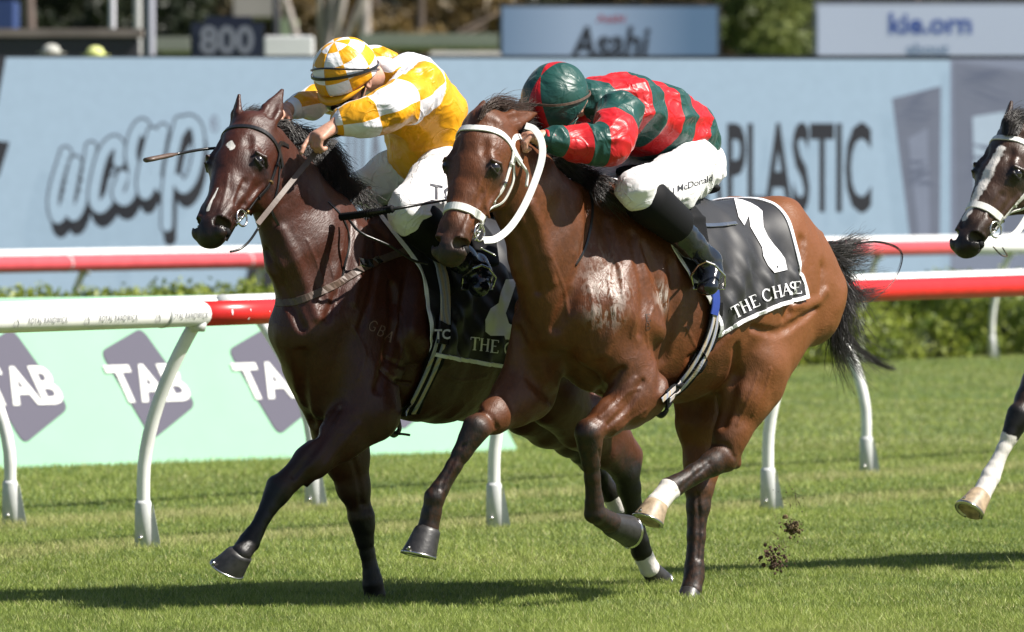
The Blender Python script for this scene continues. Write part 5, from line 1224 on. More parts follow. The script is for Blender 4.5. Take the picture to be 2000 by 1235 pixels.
# small serif capitals drawn as strokes: (polyline, thick)
GL = {'T': [([(0, 1), (1, 1)], .07), ([(.5, 1), (.5, 0)], .15), ([(.3, 0), (.7, 0)], .06), ([(0, 1), (0, .8)], .06), ([(1, 1), (1, .8)], .06)],
      'H': [([(.15, 0), (.15, 1)], .14), ([(.85, 0), (.85, 1)], .14), ([(.15, .52), (.85, .52)], .06)]+[([(x-.17, y), (x+.17, y)], .05) for x in (.15, .85) for y in (0, 1)],
      'E': [([(.2, 0), (.2, 1)], .15), ([(.0, 1), (.85, 1)], .06), ([(.2, .52), (.65, .52)], .06), ([(0, 0), (.9, 0)], .06), ([(.85, 1), (.85, .82)], .05), ([(.9, 0), (.9, .2)], .05)],
      'C': [([(.95, .80), (.75, .97), (.5, 1), (.25, .9), (.08, .68), (.05, .45), (.15, .2), (.35, .04), (.6, 0), (.85, .1), (.97, .24)], .11), ([(.95, .98), (.95, .74)], .05)],
      'A': [([(.05, 0), (.5, 1)], .06), ([(.48, 1), (.95, 0)], .15), ([(.22, .36), (.76, .36)], .05), ([(-.08, 0), (.2, 0)], .05), ([(.75, 0), (1.1, 0)], .05)],
      'S': [([(.82, .78), (.7, .95), (.48, 1), (.25, .92), (.18, .74), (.3, .58), (.62, .45), (.82, .28), (.75, .08), (.5, 0), (.28, .04), (.15, .22)], .12)],
      'G': [([(.95, .80), (.75, .97), (.5, 1), (.25, .9), (.08, .68), (.05, .45), (.15, .2), (.35, .04), (.6, 0), (.9, .1), (.9, .42), (.6, .42)], .08)],
      'B': [([(.15, 0), (.15, 1), (.6, 1), (.8, .78), (.6, .54), (.15, .54)], .08), ([(.6, .54), (.88, .28), (.62, 0), (.15, 0)], .08)]}
def glyphs(txt, xy, size, thick=1.0):
    """txt letters placed at pixel points xy (x, y, angle); returns 2-D mesh in photo pixels"""
    V = []; F = []
    for ch, (x, y, ang) in zip(txt, xy):
        for pl, w_ in GL[ch]:
            P = np.array(pl, float)*[size*.72, -size]; T_ = np.gradient(P, axis=0); T_ /= np.linalg.norm(T_, axis=1, keepdims=True); S = np.stack([-T_[:, 1], T_[:, 0]], 1)*w_*size*.5*thick
            ca, sa = math.cos(ang), math.sin(ang); b0 = len(V)
            for p, s_ in zip(P, S):
                for q in (p-s_, p+s_): V.append((x+q[0]*ca-q[1]*sa, y+q[0]*sa+q[1]*ca))
            F += [(b0+2*i, b0+2*i+1, b0+2*i+3, b0+2*i+2) for i in range(len(P)-1)]
    return np.array(V), F
decal(FR1, SH1, glyphs('THECHASE', [(1437, 622, -.45), (1453, 612, -.42), (1471, 602, -.38), (1493, 590, -.28), (1513, 583, -.22), (1530, 578, -.15), (1543, 575, -.12), (1551, 574, -.08)], 23, 1.1), 'lettering', M['white_cloth'], SC1, maxlen=6)
decal(FR2, SH2, glyphs('THECHASE', [(918, 683, .08), (937, 685, .1), (957, 688, .1), (984, 692, .12), (1003, 695, .1), (1022, 698, .1), (1040, 700, .1), (1054, 702, .1)], 24, 1.1), 'lettering', M['white_cloth'], SC2, maxlen=6)
brand = mat('brand_mark', (.20, .12, .09), .6)
SB2 = Shell(B2, 0); SB1 = Shell(B1, 0)
decal(FR2, SB2, glyphs('GBA', [(718, 643, .42), (735, 653, .45), (750, 662, .5)], 20, 1.1), 'brand_mark', brand, H2, .0035, 6)
decal(FR1, SB1, glyphs('E', [(1262, 628, -.1)], 14, 1.2), 'brand_mark', mat('brand_dark', (.05, .025, .015), .6), H1, .0035, 6)
decal(FR1, SB1, glyphs('B', [(1262, 645, -.1)], 14, 1.2), 'brand_mark', mat('brand_dark', (.05, .025, .015), .6), H1, .0035, 6)
# girths: dark webbing with two striped elastics
def stripe_mat():
    m = mat('girth_webbing', (.4, .4, .4), .6); g = NT(m); w_ = g.n('ShaderNodeTexWave'); w_.inputs['Scale'].default_value = 9; w_.inputs['Distortion'].default_value = 2
    g.l(g.coord(), w_.inputs[0]); n_ = g.noise(160, 2); c = g.mix(n_, (.30, .28, .27), (.52, .50, .46)); c = g.mix(g.rng(w_.outputs['Fac'], .72, .95, 0, .5), c, (.50, .30, .10)); c = g.mix(g.rng(w_.outputs['Fac'], .28, .05, 0, .5), c, (.12, .18, .45)); g.l(c, g.b.inputs['Base Color']); return m
GW = stripe_mat()
def girth(FR, B, H, px, sh, side_px, w0=.085):
    o_ = surf_strap(FR, sh, px, w0, n=40, name='girth', mt=M['matte_black'], parent=H, th=.008, lift=.004)
    for dx in (-1, 1):
        q = px if False else [(u+dx*side_px*.28*min(1, .25+i/max(1, len(px)-1)*1.4)-0, v) for i, (u, v) in enumerate(px)]
        surf_strap(FR, sh, q, .020, n=40, name='elastic', mt=GW, parent=o_, th=.004, lift=.013)
    # the far side, mirrored
    S = densify(px, 40); Q, ok = FR.cast(S[:, 0], S[:, 1], sh, .004); N = sh.grad(Q); Q2 = Q*[1, -1, 1]; N2 = N*[1, -1, 1]; m = MB(); m.ribbon(Q2[:30][::-1], N2[:30][::-1], w0, .008); m.build('girth_far_side', M['matte_black'], o_); return o_
SG1 = Shell(B1, .012, None); SG2 = Shell(B2, .012, None)
G1 = girth(FR1, B1, H1, [(1398, 592), (1396, 630), (1382, 675), (1355, 722), (1325, 758), (1300, 782)], SG1, 26)
G2 = girth(FR2, B2, H2, [(862, 505), (868, 560), (868, 610), (862, 660), (845, 715), (822, 765), (800, 808)], SG2, 26)
surf_strap(FR2, SG2, [(852, 498), (862, 530), (869, 570), (869, 632)], .062, n=16, name='webbing', mt=GW, parent=G2, th=.006, lift=.030)
surf_strap(FR1, SG1, [(1395, 560), (1398, 590), (1394, 615)], .05, n=8, name='blue_pad', mt=mat('blue_pad', (.02, .05, .28), .5), parent=G1, th=.006, lift=.016)
bk = surf_strap(FR2, SG2, [(866, 632), (864, 652), (862, 672)], .066, n=8, name='buckle_guard', mt=M['black_leather'], parent=G2, th=.010, lift=.032)
V_, F_ = text_mesh('TC', .03, .9); decal(FR2, SG2, (np.column_stack([864+V_[:, 0]*20, 653-V_[:, 1]*20]), F_), 'lettering', M['white_cloth'], bk, .0455, 8)
for FR, H, c, l_ in ((FR1, H1, (1290, 797), -.02), (FR2, H2, (768, 835), -.02)):
    u, v = c; Q = [(u+10, v-14, l_), (u+12, v+4, l_), (u+2, v+14, l_), (u-10, v+6, l_), (u-8, v-12, l_)]; cord(FR, Q, .006, M['black_leather'], H, 'girth_end', flat=2.2)
cord(FR2, [(768, 848, -.02), (785, 848, 0), (800, 850, .01)], .005, M['black_leather'], H2, 'girth_end')
# saddles
def saddle(FR, H, da, dz):
    B = Body(); z = 1.665+dz
    B.chain([((.52+da, 0, z+.035), .03, .10), ((.36+da, 0, z+.012), .022, .13), ((.14+da, 0, z-.028), .03, .15)], k=.02)
    for s_ in (1, -1): B.chain([((.50+da, s_*.13, z-.02), .09, .02), ((.50+da, s_*.255, z-.15), .09, .02), ((.50+da, s_*.285, z-.24), .07, .018)], k=.02, lat=(0, .8*s_, .6))
    V, F = B.mesh(.010); o_ = mesh_obj('saddle', V, F, M['matte_black'], H); return o_
SD1 = saddle(FR1, H1, 0, 0); SD2 = saddle(FR2, H2, -.73, -.085)
surf_strap(FR1, SH1, [(1368, 440), (1400, 440), (1438, 436)], .016, n=12, name='reflective_strip', mt=M['steel'], parent=SC1, th=.004, lift=.006)

# ------------------------------------------------------------------ hair
def hair(name, FR, parent, guides, n, jit, r, seed, mt, curl=0, m=16):
    G = [[FR.P(*p) for p in g_] for g_ in guides]; V, F = strands(G, n, jit, r, seed, m, curl=curl); return mesh_obj(name, V, F, mt, parent, smooth=False)
HB = M['hair']; HBR = M['hair_brown']
hair('forelock', FR1, H1, [[(935, 232, .02), (950, 205, .02), (985, 198, .0), (1030, 205, -.02)], [(950, 226, .02), (968, 200, .02), (1000, 205, .0), (1045, 225, -.02)], [(965, 232, .0), (985, 208, .0), (1010, 215, -.01), (1035, 200, -.03)], [(975, 238, .02), (1000, 222, .02), (1020, 225, 0), (1050, 210, -.01)], [(985, 240, .0), (1005, 232, .0), (1022, 236, 0), (1040, 228, -.01)]], 620, .012, .0011, 1, HBR, .008)
hair('mane', FR1, H1, [[(1005, 245, .0), (1030, 235, .0), (1060, 250, -.03), (1090, 290, -.06)], [(1030, 270, 0), (1060, 272, 0), (1090, 300, -.03), (1110, 340, -.05)], [(1060, 305, 0), (1090, 305, 0), (1125, 335, .02), (1150, 370, .05)], [(1100, 335, 0), (1130, 338, .02), (1160, 355, .08), (1195, 395, .13)], [(1125, 350, .03), (1155, 345, .06), (1180, 365, .13), (1225, 410, .18)], [(1140, 360, .05), (1160, 365, .10), (1185, 390, .16), (1250, 432, .2)]], 1700, .016, .0012, 2, HB, .006)
hair('tail', FR1, H1, [[(1596, 476, 0), (1630, 478, 0), (1662, 472, .0), (1692, 462, 0)], [(1598, 482, 0), (1640, 486, 0), (1674, 478, .0), (1712, 476, 0)], [(1600, 490, 0), (1640, 500, 0), (1672, 500, 0), (1716, 490, 0)], [(1602, 500, 0), (1630, 524, 0), (1668, 530, 0), (1722, 516, 0)]], 620, .014, .0010, 3, HB, .012, 18)
hair('tail', FR1, H1, [[(1604, 500, 0), (1632, 540, 0), (1668, 566, .0), (1728, 556, .0)], [(1606, 510, 0), (1636, 552, 0), (1676, 578, .0), (1738, 562, .0)], [(1608, 520, 0), (1640, 566, 0), (1662, 590, 0), (1690, 590, 0)]], 330, .010, .0010, 31, HB, .008, 18)
hair('tail', FR1, H1, [[(1600, 490, 0), (1628, 550, 0), (1636, 610, 0), (1645, 665, 0)], [(1602, 500, 0), (1640, 556, 0), (1652, 612, 0), (1652, 662, 0)], [(1600, 480, 0), (1638, 515, 0), (1650, 560, 0), (1655, 610, 0)], [(1604, 510, 0), (1624, 570, 0), (1626, 630, 0), (1632, 672, 0)]], 1000, .024, .0012, 33, HB, .010)
hair('tail', FR1, H1, [[(1626, 600, 0), (1640, 660, 0), (1672, 700, 0), (1700, 730, 0)], [(1630, 610, 0), (1630, 670, 0), (1640, 720, 0), (1668, 770, 0)], [(1640, 600, 0), (1660, 650, 0), (1700, 690, 0), (1745, 712, 0)]], 300, .022, .0010, 34, HB, .010, 20)
hair('tail', FR1, H1, [[(1640, 620, 0), (1680, 680, 0), (1730, 708, 0), (1754, 716, 0)], [(1645, 630, 0), (1685, 690, 0), (1738, 722, 0), (1750, 712, 0)]], 70, .005, .0010, 4, HB, .002, 24)
hair('tail', FR1, H1, [[(1650, 482, 0), (1710, 470, 0), (1758, 490, 0), (1750, 540, 0), (1710, 585, 0), (1680, 606, 0)], [(1650, 482, 0), (1712, 474, 0), (1762, 495, 0), (1746, 550, 0), (1700, 590, 0), (1670, 600, 0)]], 8, .004, .0011, 5, HB, .002, 36)
hair('tail', FR1, H1, [[(1640, 640, 0), (1690, 710, 0), (1720, 755, 0), (1752, 790, 0)], [(1630, 500, 0), (1672, 506, 0), (1692, 540, 0), (1694, 580, 0)], [(1625, 640, 0), (1650, 720, 0), (1690, 770, 0), (1735, 782, 0)]], 36, .010, .0008, 6, HB, .008, 30)
hair('forelock', FR2, H2, [[(462, 246, -.16), (478, 222, -.16), (500, 215, -.17), (528, 226, -.18)], [(470, 252, -.14), (490, 226, -.14), (510, 222, -.15), (535, 236, -.17)], [(480, 254, -.12), (500, 236, -.12), (520, 236, -.13), (540, 250, -.15)]], 500, .008, .0012, 6, HB, .004)
hair('mane', FR2, H2, [[(540, 240, -.13), (560, 245, -.12), (580, 275, -.09), (590, 320, -.06)], [(548, 262, -.12), (580, 262, -.12), (612, 290, -.08), (620, 340, -.04)], [(565, 290, -.11), (600, 270, -.12), (640, 290, -.08), (650, 350, -.03)], [(585, 320, -.10), (620, 285, -.10), (655, 310, -.07), (655, 375, -.03)], [(605, 345, -.09), (640, 320, -.09), (668, 350, -.06), (672, 400, -.02)],
     [(630, 372, -.07), (655, 350, -.07), (690, 375, -.04), (712, 408, .02)], [(655, 392, -.04), (680, 370, -.04), (710, 390, .0), (735, 412, .05)]], 2600, .018, .0013, 7, HB, .008)
hair('tail', FR2, H2, [[(1165, 490, 0), (1200, 520, 0), (1220, 600, 0), (1235, 700, 0)], [(1175, 500, 0), (1220, 520, 0), (1250, 600, 0), (1265, 690, 0)], [(1170, 510, 0), (1200, 560, 0), (1210, 640, 0), (1205, 720, 0)]], 900, .02, .0014, 8, HB, .01)
hair('forelock', FR3, H3, [[(1960, 262, .0), (1965, 232, .0), (1985, 218, 0), (2010, 222, -.01)], [(1970, 262, .03), (1978, 236, .03), (1998, 228, 0.02), (2025, 235, 0.0)], [(1985, 262, .05), (1995, 245, .04), (2010, 238, 0.02), (2030, 245, 0.0)]], 600, .010, .0013, 9, HB, .004)
hair('mane', FR3, H3, [[(2015, 245, 0), (2040, 240, 0), (2070, 270, 0), (2090, 320, 0)], [(2060, 300, 0), (2090, 295, 0), (2120, 330, .0), (2150, 380, .05)], [(2110, 345, 0), (2140, 340, .02), (2170, 365, .05), (2200, 400, .1)]], 900, .015, .0013, 10, HB, .006)
hair('tail', FR3, H3, [[(2515, 480, 0), (2560, 490, 0), (2590, 560, 0), (2600, 650, 0)], [(2520, 500, 0), (2550, 540, 0), (2560, 620, 0), (2560, 700, 0)]], 600, .02, .0014, 12, HB, .01)
# ------------------------------------------------------------------ jockeys
def silk(name, build, rough=.42):
    m = mat(name, (.5, .5, .5), rough, spec=.45, sheen=.1); g = NT(m); v = g.coord(); c = build(g); g.l(c, g.b.inputs['Base Color'])
    g.b.inputs['Sheen Roughness'].default_value = .3
    n1 = g.noise(11, 3, v, .45, 1.6); n2 = g.noise(34, 3, v, .5, 1.0); b1 = g.bump(g.noise(500, 2, v), .15, .0004); b2 = g.bump(n2, .15, .004, b1); b3 = g.bump(n1, .5, .016, b2); n4 = g.noise(6.5, 2, v, .4, 1.3); rd = g.rng(g.math('ABSOLUTE', g.math('SUBTRACT', n4, .5)), 0, .05, 1, 0); g.l(g.bump(rd, .15 if 'cap' in name else .28, .008, b3), g.b.inputs['Normal']); return m
RED = (.50, .008, .012); GRN = (.010, .060, .050); YEL = (.74, .34, .006); WHT = (.80, .79, .82)
def c_hoops(g):
    s_ = g.attr('s'); f = g.math('FRACT', s_); k = g.math('GREATER_THAN', f, .5); return g.mix(k, GRN, RED)
def c_check(g):
    s_ = g.attr('s'); a = g.math('GREATER_THAN', g.math('FRACT', s_), .5); b_ = g.math('GREATER_THAN', g.attr('ca'), 0.05); c_ = g.math('GREATER_THAN', g.attr('cb'), .0)
    x = g.math('FRACT', g.math('MULTIPLY', g.math('ADD', g.math('ADD', a, b_), c_), .5)); x = g.math('GREATER_THAN', x, .25)
    x = g.math('MULTIPLY', x, g.attr('sleeve')); return g.mix(x, YEL, WHT)
def c_cap_check(g):
    a = g.math('FLOOR', g.math('MULTIPLY', g.attr('lon'), 8.0)); b_ = g.math('FLOOR', g.math('MULTIPLY', g.attr('lat'), 3.6)); x = g.math('FRACT', g.math('MULTIPLY', g.math('ADD', a, b_), .5)); return g.mix(g.math('GREATER_THAN', x, .25), YEL, WHT)
def c_cap_green(g):
    d = g.math('ABSOLUTE', g.math('SUBTRACT', g.math('FRACT', g.math('ADD', g.attr('lon'), .0)), .5)); x = g.math('LESS_THAN', d, .045); y = g.math('GREATER_THAN', d, .445); return g.mix(g.math('MAXIMUM', x, y), GRN, RED)
def cl(FR, pts): return [(FR.P(*p[0]), p[1], p[2]) for p in pts]
def mir(p): return np.array([p[0], -p[1], p[2]])
def cloth_disp(amp, s1, seed):
    def f(X):
        wp = np.stack([fbm(X, 5, seed+k, 1) for k in (1, 2, 3)], 1)*.05; Y = X+wp
        return amp*(1.1*fbm(Y*[1, 1, .8], s1*.8, seed, 1)+1.0*(.6-2.2*np.abs(fbm(Y*[.75, 1, 1.2], s1*1.3, seed+3, 1)))+.30*(.6-2.2*np.abs(fbm(Y, s1*2.8, seed+5, 1))))
    return f
def jockey(FR, J, label, jacket_mat, cap_mat, cap_band, breech_txt):
    """J: dict of joints in local metres with radii"""
    # body: one continuous skin, a little inside the clothes
    B = Body(); k_ = .80
    B.chain([(p, h*k_, w_*k_) for p, h, w_ in J['torso']], k=.05)
    for s_ in ('L', 'R'):
        B.chain([(p, h*.58, w_*.58) for p, h, w_ in J['arm'+s_]], k=.02); B.chain([(p, h*.76, w_*.76) for p, h, w_ in J['leg'+s_]], k=.03); B.chain([(p, h*.75, w_*.75) for p, h, w_ in J['foot'+s_]], k=.02)
        hand(B, *J['hand'+s_])
    hc, cr, fw, rad = J['head']; cr = nz(cr); fw = nz(fw-cr*np.dot(fw, cr)); lt = np.cross(cr, fw)
    nk = J['torso'][0][0]; B.seg(nk, hc-cr*.03-fw*.02, .060, .060, .055, .055, k=.03)
    B.ell(hc-cr*.01, (.095, .076, .10), (fw, lt), k=.02); B.ell(hc-cr*.085+fw*.025, (.062, .052, .055), (fw, lt), k=.03)          # skull, jaw
    B.ell(hc-cr*.055+fw*.098, (.020, .014, .024), (fw, lt), k=.012); B.ell(hc-cr*.118+fw*.07, (.022, .022, .016), (fw, lt), k=.015)  # nose, chin
    B.ell(hc-cr*.092+fw*.083, (.012, .022, .006), (fw, lt), k=.006)                                                                 # lips
    for s_ in (1, -1):
        B.ell(hc-cr*.050+lt*s_*.080-fw*.008, (.020, .010, .031), (fw, lt), k=.006); B.ell(hc-cr*.050+lt*s_*.088-fw*.004, (.010, .006, .018), (fw, lt), k=.004, sub=True)
        B.ell(hc-cr*.045+fw*.088+lt*s_*.032, (.012, .014, .009), (fw, lt), k=.01, sub=True)
    V, F = B.mesh(.0065); body = mesh_obj('person', V, F, M['skin']); body.matrix_world = FR.mat; tag(body, label, 'person')
    # jacket
    B = Body(); tv = J['tvals']; B.chain(J['torso'], k=.04, tag_='torso', vals=tv)
    for s_ in ('L', 'R'): B.chain(J['arm'+s_], k=.035, tag_='sleeve', vals=J['avals'])
    for q in J.get('puff', []): B.ell(q[0], q[1], k=.04, tag_='torso', vals=q[2])
    V, F = B.mesh(.0068, cloth_disp(.0120, 7.5, J['seed'])); wt, sv, ca, cb = B.weights(V, .01)
    jk = mesh_obj('silk_jacket', V, F, jacket_mat, body, attrs={'s': sv, 'ca': ca, 'cb': cb, 'sleeve': (wt['sleeve'] > .5)*1.0+((wt['torso'] > .5) & (V[:, 2] > J['white_z']))*1.0*(sv < .22)})
    for s_ in ('L', 'R'):
        a = J['arm'+s_]; m = MB(); e = a[-1][0]; d = nz(a[-1][0]-a[-2][0]); r0 = a[-1][1]
        m.tube([e-d*.030, e-d*.02, e-d*.008, e+d*.004, e+d*.012], [r0*1.02, r0*1.08, r0*.86, r0*.92, r0*.8], 16); m.build('cuff', J['cuff'], jk)
    m = MB(); c = nk; d = nz(hc-nk); m.tube([c-d*.01, c+d*.02, c+d*.045], [.082, .078, .068], 18); m.build('collar', J['cuff'], jk)
    # breeches
    B = Body(); B.chain(J['hips'], k=.05)
    for s_ in ('L', 'R'): B.chain(J['leg'+s_][:J['nb']], k=.05)
    V, F = B.mesh(.0075, cloth_disp(.0075, 10, J['seed']+9)); br = mesh_obj('breeches', V, F, J['breech'], body); BRB = (V, F)
    # boots
    for s_ in ('L', 'R'):
        lg = J['leg'+s_]; ft = J['foot'+s_]; B = Body(); B.chain([(p, h*1.05, w_*1.05) for p, h, w_ in lg[J['nb']+1:]]+[(ft[0][0], ft[0][1]*1.1, ft[0][2]*1.1)], k=.02); B.chain([(p, h*1.08, w_*1.08) for p, h, w_ in ft], k=.02)
        V, F = B.mesh(.0065, cloth_disp(.0022, 14, 5)); bt = mesh_obj('riding_boot', V, F, J['boot'], body)
        B = Body(); a, b_ = lg[J['nb']-1], lg[J['nb']]; kn, c0 = J['gaiter'+s_]; B.seg(kn[0], c0[0], kn[1]+.004, kn[2]+.004, c0[1]+.008, c0[2]+.008, k=.02)
        V, F = B.mesh(.007); mesh_obj('knee_gaiter', V, F, M['matte_black'], bt)
        # stirrup iron
        h_, t_ = ft[0][0], ft[-1][0]; c = h_*.35+t_*.65; d = nz(t_-h_); up = nz(np.array([0, 0, 1.])-d*d[2]); sd = np.cross(d, up); m = MB()
        m.tube([c+sd*.062-up*.045, c+sd*.066+up*.02, c+sd*.03+up*.085, c+up*.105, c-sd*.03+up*.085, c-sd*.066+up*.02, c-sd*.062-up*.045], .005, 8); m.ribbon([c+sd*.064-up*.046, c-sd*.064-up*.046], [-up, -up], .03, .007); m.build('stirrup', M['steel'], bt)
    # helmet with silk cap cover
    n, mm = 60, 26; V = []; lon = []; lat = []
    for i in range(mm+1):
        th = (math.pi*.60)*i/mm
        for j in range(n+1):
            a = 2*math.pi*j/n; pk = 1+.10*max(0, math.cos(a))*max(0, (th-1.2))
            pu = 1+.012*math.sin(a*5+1)*math.sin(th*2)+.010*math.sin(th*9+2*math.sin(a*3))*(i/mm)
            V.append(hc+fw*math.cos(a)*math.sin(th)*rad[0]*pk*pu+lt*math.sin(a)*math.sin(th)*rad[1]*pu+cr*math.cos(th)*rad[2]*pu+cr*.012); lon.append(j/n); lat.append(th/1.75)
    F = [(i*(n+1)+j, (i+1)*(n+1)+j, (i+1)*(n+1)+j+1, i*(n+1)+j+1) for i in range(mm) for j in range(n)]
    hm = mesh_obj('helmet', V, F, cap_mat, body, attrs={'lon': lon, 'lat': lat}); so_ = hm.modifiers.new('thick', 'SOLIDIFY'); so_.thickness = .006
    # peak
    m = MB(); rows = []
    for j in range(13):
        a = -1.15+2.3*j/12; p = hc+fw*math.cos(a)*rad[0]*.97+lt*math.sin(a)*rad[1]*.99-cr*.030; q = p+(fw*.75-cr*.55)*.040*math.cos(a*1.25); rows.append((p, q))
    V = [x for r_ in rows for x in r_]; Fm = [(2*i, 2*i+1, 2*i+3, 2*i+2) for i in range(12)]; m.add(V, Fm); pk = m.build('peak', J['peak'], hm); so_ = pk.modifiers.new('thick', 'SOLIDIFY'); so_.thickness = .004
    # elastic band round the cap, and goggles
    def bandpt(a, tilt, lift): 
        th = math.pi*.5+tilt*math.cos(a); return hc+fw*math.cos(a)*math.sin(th)*rad[0]*lift+lt*math.sin(a)*math.sin(th)*rad[1]*lift+cr*math.cos(th)*rad[2]*lift+cr*.012
    for tl, wd_ in cap_band:
        P_ = np.array([bandpt(a, tl, 1.04) for a in np.linspace(0, 2*math.pi, 49)]); N_ = P_-hc; N_ /= np.linalg.norm(N_, axis=1, keepdims=True); m = MB(); m.ribbon(P_, N_, wd_, .003); m.build('goggle_band', M['brown_leather'] if J['seed'] == 1 else M['black_leather'], hm)
    gm = Body(); gc = hc-cr*.092+fw*.100
    for s_ in (1, -1): gm.ell(gc+lt*s_*.032-fw*.006, (.026, .046, .028), (fw-lt*0*s_, lt), k=.02)
    V, F = gm.mesh(.006); gg = mesh_obj('goggles', V, F, M['glass_dark'], hm)
    # chin strap
    m = MB(); m.tube(spline([hc+lt*.085-cr*.01, hc+lt*.07-cr*.07+fw*.02, hc-cr*.135+fw*.045, hc-lt*.07-cr*.07+fw*.02, hc-lt*.085-cr*.01], 20), .006, 6, True, .5, up=tuple(fw)); m.build('chin_strap', M['black_leather'], hm)
    return body, jk, br, BRB
def hand(B, wrist, knuck, curl, side, r=1.0, index=None):
    """closed hand: palm plus four unequal fingers bent twice and a thumb from the side of the palm"""
    w_ = np.asarray(wrist, float); k = np.asarray(knuck, float); d = nz(k-w_); cu = nz(np.asarray(curl)-d*np.dot(curl, d)); sd = np.cross(d, cu)*side; L = np.linalg.norm(k-w_)
    B.seg(w_-d*.04, w_, .027, .024, .027, .022, k=.02, lat=sd); B.seg(w_, k-d*.01, .030*r, .020*r, .020*r, .042*r, k=.02, lat=sd)
    for i, (o_, fl) in enumerate(((.032, .95), (.011, 1.05), (-.011, 1.0), (-.031, .82))):
        a = k+sd*o_*r; a1 = a+(d*.55+cu*.85)*.036*fl; a2 = a1+(cu*.95-d*.35)*.026*fl; a3 = a2+(-d*.9+cu*.1)*.020*fl
        if index is not None and i == 0: a1 = a+nz(index)*.040; a2 = a1+nz(index)*.028; a3 = a2+nz(np.asarray(index)+cu*.4)*.022
        B.seg(a, a1, .0105*r, .0105*r, .0098*r, .0098*r, k=.006); B.seg(a1, a2, .0098*r, .0098*r, .009*r, .009*r, k=.004); B.seg(a2, a3, .009*r, .009*r, .008*r, .008*r, k=.004)
    t0 = w_+d*L*.35+sd*.030; t1 = t0+(d*.6+sd*.35+cu*.6)*.036; t2 = t1+(d*.7+cu*.6-sd*.3)*.030; B.seg(t0, t1, .015, .014, .0125, .0125, k=.012); B.seg(t1, t2, .012, .012, .010, .010, k=.005)

P = FR1.P
breech1 = mat('breeches_white', (.74, .73, .74), .62, sheen=.2); g = NT(breech1); rd = g.rng(g.math('ABSOLUTE', g.math('SUBTRACT', g.noise(9, 2, None, .4, 1.2), .5)), 0, .04, 1, 0); g.l(g.bump(rd, .5, .006, g.bump(g.noise(26, 3, None, .5, 1.2), .4, .006)), g.b.inputs['Normal'])
boot_m = mat('boot_patent', (.010, .012, .018), .16, spec=.6, coat=.4); g = NT(boot_m); g.l(g.bump(g.noise(16, 3, None, .5, 1.2), .35, .006), g.b.inputs['Normal'])
legL = [(P(1358, 326, .11), .118, .110), (P(1312, 360, .19), .108, .098), (P(1246, 374, .27), .088, .088), (P(1285, 410, .285), .074, .070), (P(1318, 440, .295), .062, .058), (P(1352, 478, .31), .052, .048), (P(1380, 506, .32), .044, .042)]
footL = [(P(1386, 512, .32), .046, .042), (P(1388, 535, .335), .040, .044), (P(1382, 562, .36), .030, .040)]
armL = [(P(1212, 228, .18), .095, .095), (P(1200, 258, .235), .085, .085), (P(1188, 282, .255), .080, .080), (P(1128, 282, .19), .068, .068), (P(1085, 275, .15), .052, .052), (P(1066, 272, .13), .042, .042)]
mm_ = lambda ch: [(mir(p), h, w_) for p, h, w_ in ch]
hp_ = lambda a, b_: (np.asarray(a), np.asarray(b_))
wl = P(1058, 271, .12); kl = P(1030, 266, .09)
J1 = dict(torso=[(P(1140, 200, 0), .080, .10), (P(1200, 214, 0), .135, .185), (P(1268, 230, 0), .145, .175), (P(1322, 264, 0), .132, .150), (P(1344, 292, 0), .112, .130)], tvals=[.30, 1.0, 2.05, 3.0, 3.45],
    armL=armL, armR=mm_(armL), avals=[.1, .55, .9, 1.65, 2.15, 2.45], legL=legL, legR=mm_(legL), footL=footL, footR=mm_(footL),
    hips=[(P(1338, 300, 0), .105, .13), (P(1358, 322, 0), .115, .135)], handL=(wl, kl, np.array([.2, -.3, -1]), -1), handR=(mir(wl), mir(kl), np.array([.2, .3, -1]), 1),
    head=(P(1086, 195, 0), FR1.Rm.T@np.array([-.40, -.62, .62]), FR1.Rm.T@np.array([-.35, -.45, -.9]), (.150, .130, .130)), nb=3,
    gaiterL=((P(1264, 392, .275), .090, .088), (P(1318, 436, .293), .072, .066)), gaiterR=((mir(P(1264, 392, .275)), .090, .088), (mir(P(1318, 436, .293)), .072, .066)),
    cuff=mat('red_cuff', RED, .5, bump=(60, .5, .004)), breech=breech1, boot=boot_m, peak=mat('peak_green', GRN, .4), seed=1, white_z=9)
J1o, JK1, BRE1, BB1 = jockey(FR1, J1, 'person in red and green hooped silks and green cap crouching on the bright bay horse', silk('hooped_silk', c_hoops), silk('green_cap_silk', c_cap_green), [(-.75, .010)], None)
P = FR2.P
legL = [(P(868, 345, .12), .130, .12), (P(842, 378, .19), .118, .105), (P(800, 415, .26), .098, .094), (P(838, 452, .28), .074, .070), (P(870, 480, .29), .062, .058), (P(902, 505, .31), .052, .048), (P(926, 522, .32), .044, .042)]
legR = [(P(815, 335, -.10), .115, .11), (P(775, 348, -.17), .105, .10), (P(722, 366, -.24), .086, .084), (P(770, 410, -.27), .072, .068), (P(805, 440, -.28), .062, .058), (P(840, 468, -.30), .052, .048), (P(864, 485, -.31), .044, .042)]
footL = [(P(932, 520, .32), .046, .042), (P(938, 540, .335), .042, .044), (P(936, 562, .36), .034, .040)]; footR = [(P(868, 488, -.31), .046, .042), (P(868, 508, -.325), .040, .044), (P(862, 532, -.35), .030, .040)]
armL = [(P(822, 172, .18), .098, .098), (P(790, 195, .22), .092, .092), (P(752, 214, .23), .084, .084), (P(715, 228, .19), .070, .070), (P(690, 234, .155), .060, .060), (P(672, 238, .13), .042, .042)]
armR = [(P(742, 130, -.17), .088, .088), (P(705, 150, -.20), .080, .080), (P(652, 182, -.235), .066, .066), (P(612, 200, -.23), .056, .056), (P(585, 208, -.21), .048, .048), (P(566, 214, -.20), .040, .040)]
wl = P(660, 243, .12); kl = P(618, 268, .08); wr = P(556, 218, -.19); kr = P(535, 232, -.17)
